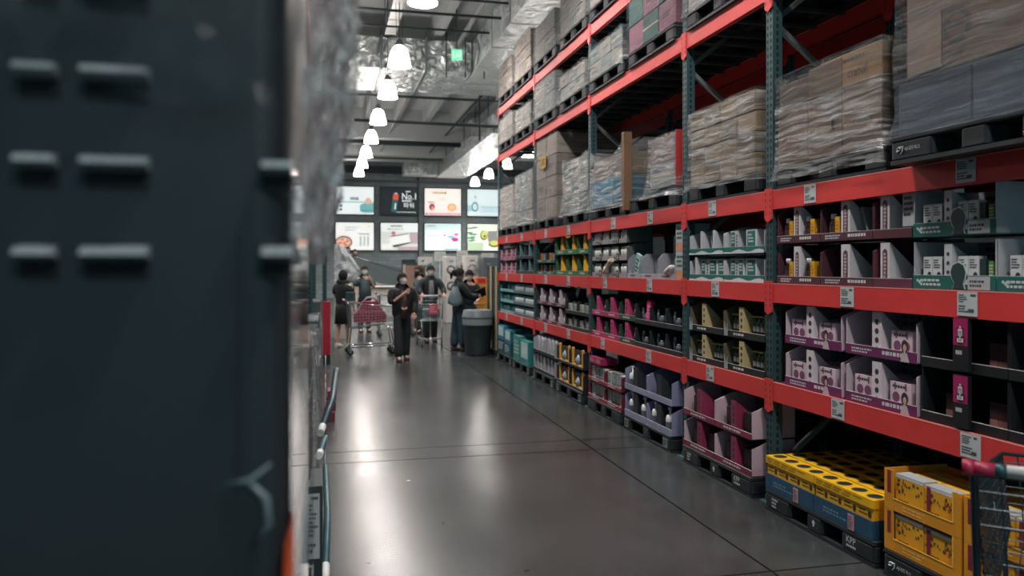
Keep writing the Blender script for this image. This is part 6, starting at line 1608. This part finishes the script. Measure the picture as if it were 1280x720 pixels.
w4, s = person('person in black top and dark skirt with white shoes, by the left rack', 0.35, 17.0, 1.60, 2.5, '15181b', '17191c', '120f10', 'bob', {'L': ((0.24, -0.04, 1.12), (0.16, -0.2, 1.0))}, 0.05, 'short', skirt=True, shoe='c9c5c0', mask=None)
t = thing('shoulder_bag', 'dark teal patterned bag carried at the skirted person\'s hip', 'bag', (0.50, 16.83, 0.92), -0.4, None)
part('pouch', MB().bevbox(-0.10, 0.10, -0.05, 0.05, 0, 0.24, 0.03).mesh('pouch', M('27474a', 0.6, var=0.5, scale=25)), t); part('handle', MB().tube([(-0.08, 0, 0.24), (-0.05, 0.02, 0.45), (0.05, 0.02, 0.45), (0.08, 0, 0.24)], 0.012, 6).mesh('handle', M('1b2a2c', 0.6)), t)
m4, s = person('person in black coat on the moving ramp at the back left', pX(443.5, 30.7), 30.7, 1.62, 0.4, '14181b', '1a1e21', '151213', 'short', {'L': ((0.28, -0.02, 1.20), (0.30, -0.15, 1.0))}, 0.0, z0=0.70, mask=None)
m5, s = person('person in grey coat higher on the moving ramp', pX(435, 31.0), 31.0, 1.62, 0.4, '2a2d30', '1a1e21', '151213', 'short', None, 0.0, z0=0.80, mask=None)
t = thing('handbag', 'soft grey shoulder bag of the ponytailed woman', 'bag', (2.47, 15.50, 0.92), 0.0)
part('pouch', MB().rings([[(0.145*q*math.cos(2*PI*k/16)*1.0, 0.07*q*math.sin(2*PI*k/16), z+0.02*math.cos(2*PI*k/8)) for k in range(16)] for q, z in ((0.7, 0.0), (1.0, 0.02), (1.02, 0.10), (0.70, 0.22), (0.30, 0.36))], 0, True, True, True).mesh('pouch', M('66757a', 0.6, bump=0.4, bscale=10)), t)
part('strap', MB().tube([(-0.05, 0, 0.33), (0.0, 0.03, 0.50), (0.06, 0.06, 0.47), (0.05, 0.0, 0.33)], 0.012, 6).mesh('strap', M('5d6b70', 0.6)), t)

# ------------------------------------------------------------------ shopping carts
CHR = M('a9b0b2', 0.25, 0.85, var=0.05)
WIRE = M('8d9699', 0.3, 0.8, var=0.05)
def cart(label, x, y, rz, handle='9a2740', dark=False, wires=(16, 9), sleeve=True):
    """nose points to local +x, handle at x=0; width along y"""
    t = thing('shopping_cart', label, 'shopping cart', (x, y, 0), rz, 'wire shopping carts')
    cm, wm = (M('33404a', 0.35, 0.6), M('3d484d', 0.35, 0.5)) if dark else (CHR, WIRE)
    W0, W1 = 0.29, 0.22                       # half widths: rear, nose
    def side(sg, u, v):                       # u along the length 0..1, v up 0..1
        xx = 0.06+u*0.84; hw = W0+(W1-W0)*u
        zt = 1.0-0.10*u; zb = 0.50+0.10*u
        return (xx+0.03*v*(1 if u > 0.5 else -0.5), sg*(hw*(0.86+0.14*v)), zb+(zt-zb)*v)
    for sg in (-1, 1):
        b = MB()
        for i in range(wires[0]):
            u = i/(wires[0]-1); b.tube([side(sg, u, 0), side(sg, u, 1)], 0.0028, 4)
        for j in range(wires[1]):
            v = j/(wires[1]-1); b.tube([side(sg, 0, v), side(sg, 1, v)], 0.0028, 4)
        part('side_grid', b.mesh('side_grid', wm), t, stuff=True)
    for u, nm in ((1, 'nose_grid'), (0, 'rear_flap')):
        b = MB()
        for i in range(9):
            f = i/8; b.tube([tuple(Vector(side(-1, u, 0)).lerp(Vector(side(1, u, 0)), f)), tuple(Vector(side(-1, u, 1)).lerp(Vector(side(1, u, 1)), f))], 0.0028, 4)
        for j in range(wires[1]):
            v = j/(wires[1]-1); b.tube([side(-1, u, v), side(1, u, v)], 0.0028, 4)
        part(nm, b.mesh(nm, wm), t, stuff=True)
    b = MB()
    for i in range(9):
        f = i/8; b.tube([tuple(Vector(side(-1, 0, 0)).lerp(Vector(side(1, 0, 0)), f)), tuple(Vector(side(-1, 1, 0)).lerp(Vector(side(1, 1, 0)), f))], 0.0028, 4)
    for i in range(8):
        u = i/7; b.tube([side(-1, u, 0), side(1, u, 0)], 0.0028, 4)
    part('basket_floor', b.mesh('basket_floor', wm), t, stuff=True)
    part('rim', MB().tube([side(-1, 0, 1), side(-1, 1, 1), side(1, 1, 1), side(1, 0, 1), side(-1, 0, 1)], 0.008, 8).mesh('rim', cm), t)
    for sg in (-1, 1):
        part('upright', MB().tube([(-0.03, sg*0.29, 1.04), (0.02, sg*0.29, 0.95), (0.05, sg*0.28, 0.52), (0.02, sg*0.27, 0.16)], 0.013, 8).mesh('upright', cm), t)
        part('chassis_rail', MB().tube([(0.02, sg*0.27, 0.16), (0.88, sg*0.20, 0.19)], 0.013, 8).mesh('chassis_rail', cm), t)
        part('nose_upright', MB().tube([(0.86, sg*0.20, 0.19), (0.80, sg*0.21, 0.56)], 0.010, 8).mesh('nose_upright', cm), t)
        for ux in (0.04, 0.84):
            hw = 0.27 if ux < 0.5 else 0.20
            c = part('caster', cached(('castf', dark), lambda: MB().tube([(0, 0, 0.14), (0, 0, 0.17)], 0.014, 8).box(-0.018, 0.018, -0.022, -0.016, 0.055, 0.14).box(-0.018, 0.018, 0.016, 0.022, 0.055, 0.14).mesh('caster', cm)), t, (ux, sg*hw, 0))
            part('wheel', cached('cartwheel', lambda: MB().lathe([(0.045, -0.014), (0.06, -0.010), (0.06, 0.010), (0.045, 0.014)], n=16).mesh('wheel', M('1b2022', 0.6))), c, (0, 0, 0.061), (PI/2, 0, 0))
    part('front_bar', MB().tube([(0.88, -0.20, 0.19), (0.88, 0.20, 0.19)], 0.013, 8).mesh('front_bar', cm), t)
    hx, hz = -0.05, 1.04
    b = MB().tube([(hx, -0.20, hz), (hx, 0.20, hz)], 0.021, 12)
    part('handle', b.mesh('handle', M('b9bdc0', 0.4)), t)
    for sg in (-1, 1):
        part('handle_grip', MB().tube([(hx, sg*0.232, hz), (hx, sg*0.30, hz)], 0.0225, 12).tube([(hx, sg*0.29, hz), (hx, sg*0.322, hz)], 0.026, 12).mesh('handle_grip', M(handle, 0.4)), t, label='dark red handle grip')
        part('handle_band', MB().tube([(hx, sg*0.201, hz), (hx, sg*0.231, hz)], 0.0222, 12).mesh('handle_band', M('1f4a50', 0.4)), t, label='teal handle band')
    part('child_seat', MB().tube([side(-1, 0.25, 0.55), side(1, 0.25, 0.55)], 0.006, 6).tube([side(-1, 0.25, 0.95), side(1, 0.25, 0.95)], 0.006, 6).mesh('child_seat', wm), t)
    return t
cart('wire shopping cart with red bag standing side-on in the aisle', 0.40, 15.6, 0.06)
t = thing('tote_bag', 'magenta red bag with grey handles inside the side-on cart', 'bag', (0.83, 15.62, 0.615), 0.06)
part('pouch', MB().rings([[(sx*a, sy*0.11, z) for sx, sy in ((-1, -1), (1, -1), (1, 1), (-1, 1))] for a, z in ((0.30, 0.0), (0.31, 0.14), (0.24, 0.22), (0.19, 0.30), (0.14, 0.40))], 0, True, True, False).mesh('pouch', M('8c1f43', 0.55, bump=0.4, bscale=12)), t)
part('band', MB().box(-0.235, 0.235, -0.116, -0.111, 0.20, 0.215).mesh('band', M('b06a80', 0.6)), t)
part('handle', MB().tube([(-0.12, 0, 0.40), (-0.05, 0, 0.47), (0.06, 0, 0.48), (0.14, 0, 0.41)], 0.02, 8).mesh('handle', M('9a9a9c', 0.6)), t)
cart('wire shopping cart pushed by the man, facing down the aisle', 2.20, 17.38, -PI/2-0.06)
thing('cart_sign', 'small pink card hanging on the nose of the pushed cart', 'sign', (2.07, 16.40, 0.70), 0, None, MB().box(0, 0.19, 0, 0.006, 0, 0.20).lines(0.02, 0.17, 0.03, 0.17, 3, 1, -0.001, 3).mesh('cart_sign', [M('c25564', 0.5), M('dba0a8', 0.5)]))
thing('cart_goods', 'teal packs lying inside the pushed cart', 'packs', (1.98, 16.62, 0.625), 0, None, MB().bevbox(0, 0.34, 0, 0.45, 0, 0.17, 0.03).mesh('cart_goods', M('2a4a4a', 0.5)))
cart('wire shopping cart standing far behind the walking woman', pX(472, 19.6), 19.6, 0.0)
cart('dark wire shopping cart with red handle at the near end of the rack', 2.262, 1.99, PI/4, '9e2846', True, (18, 10))
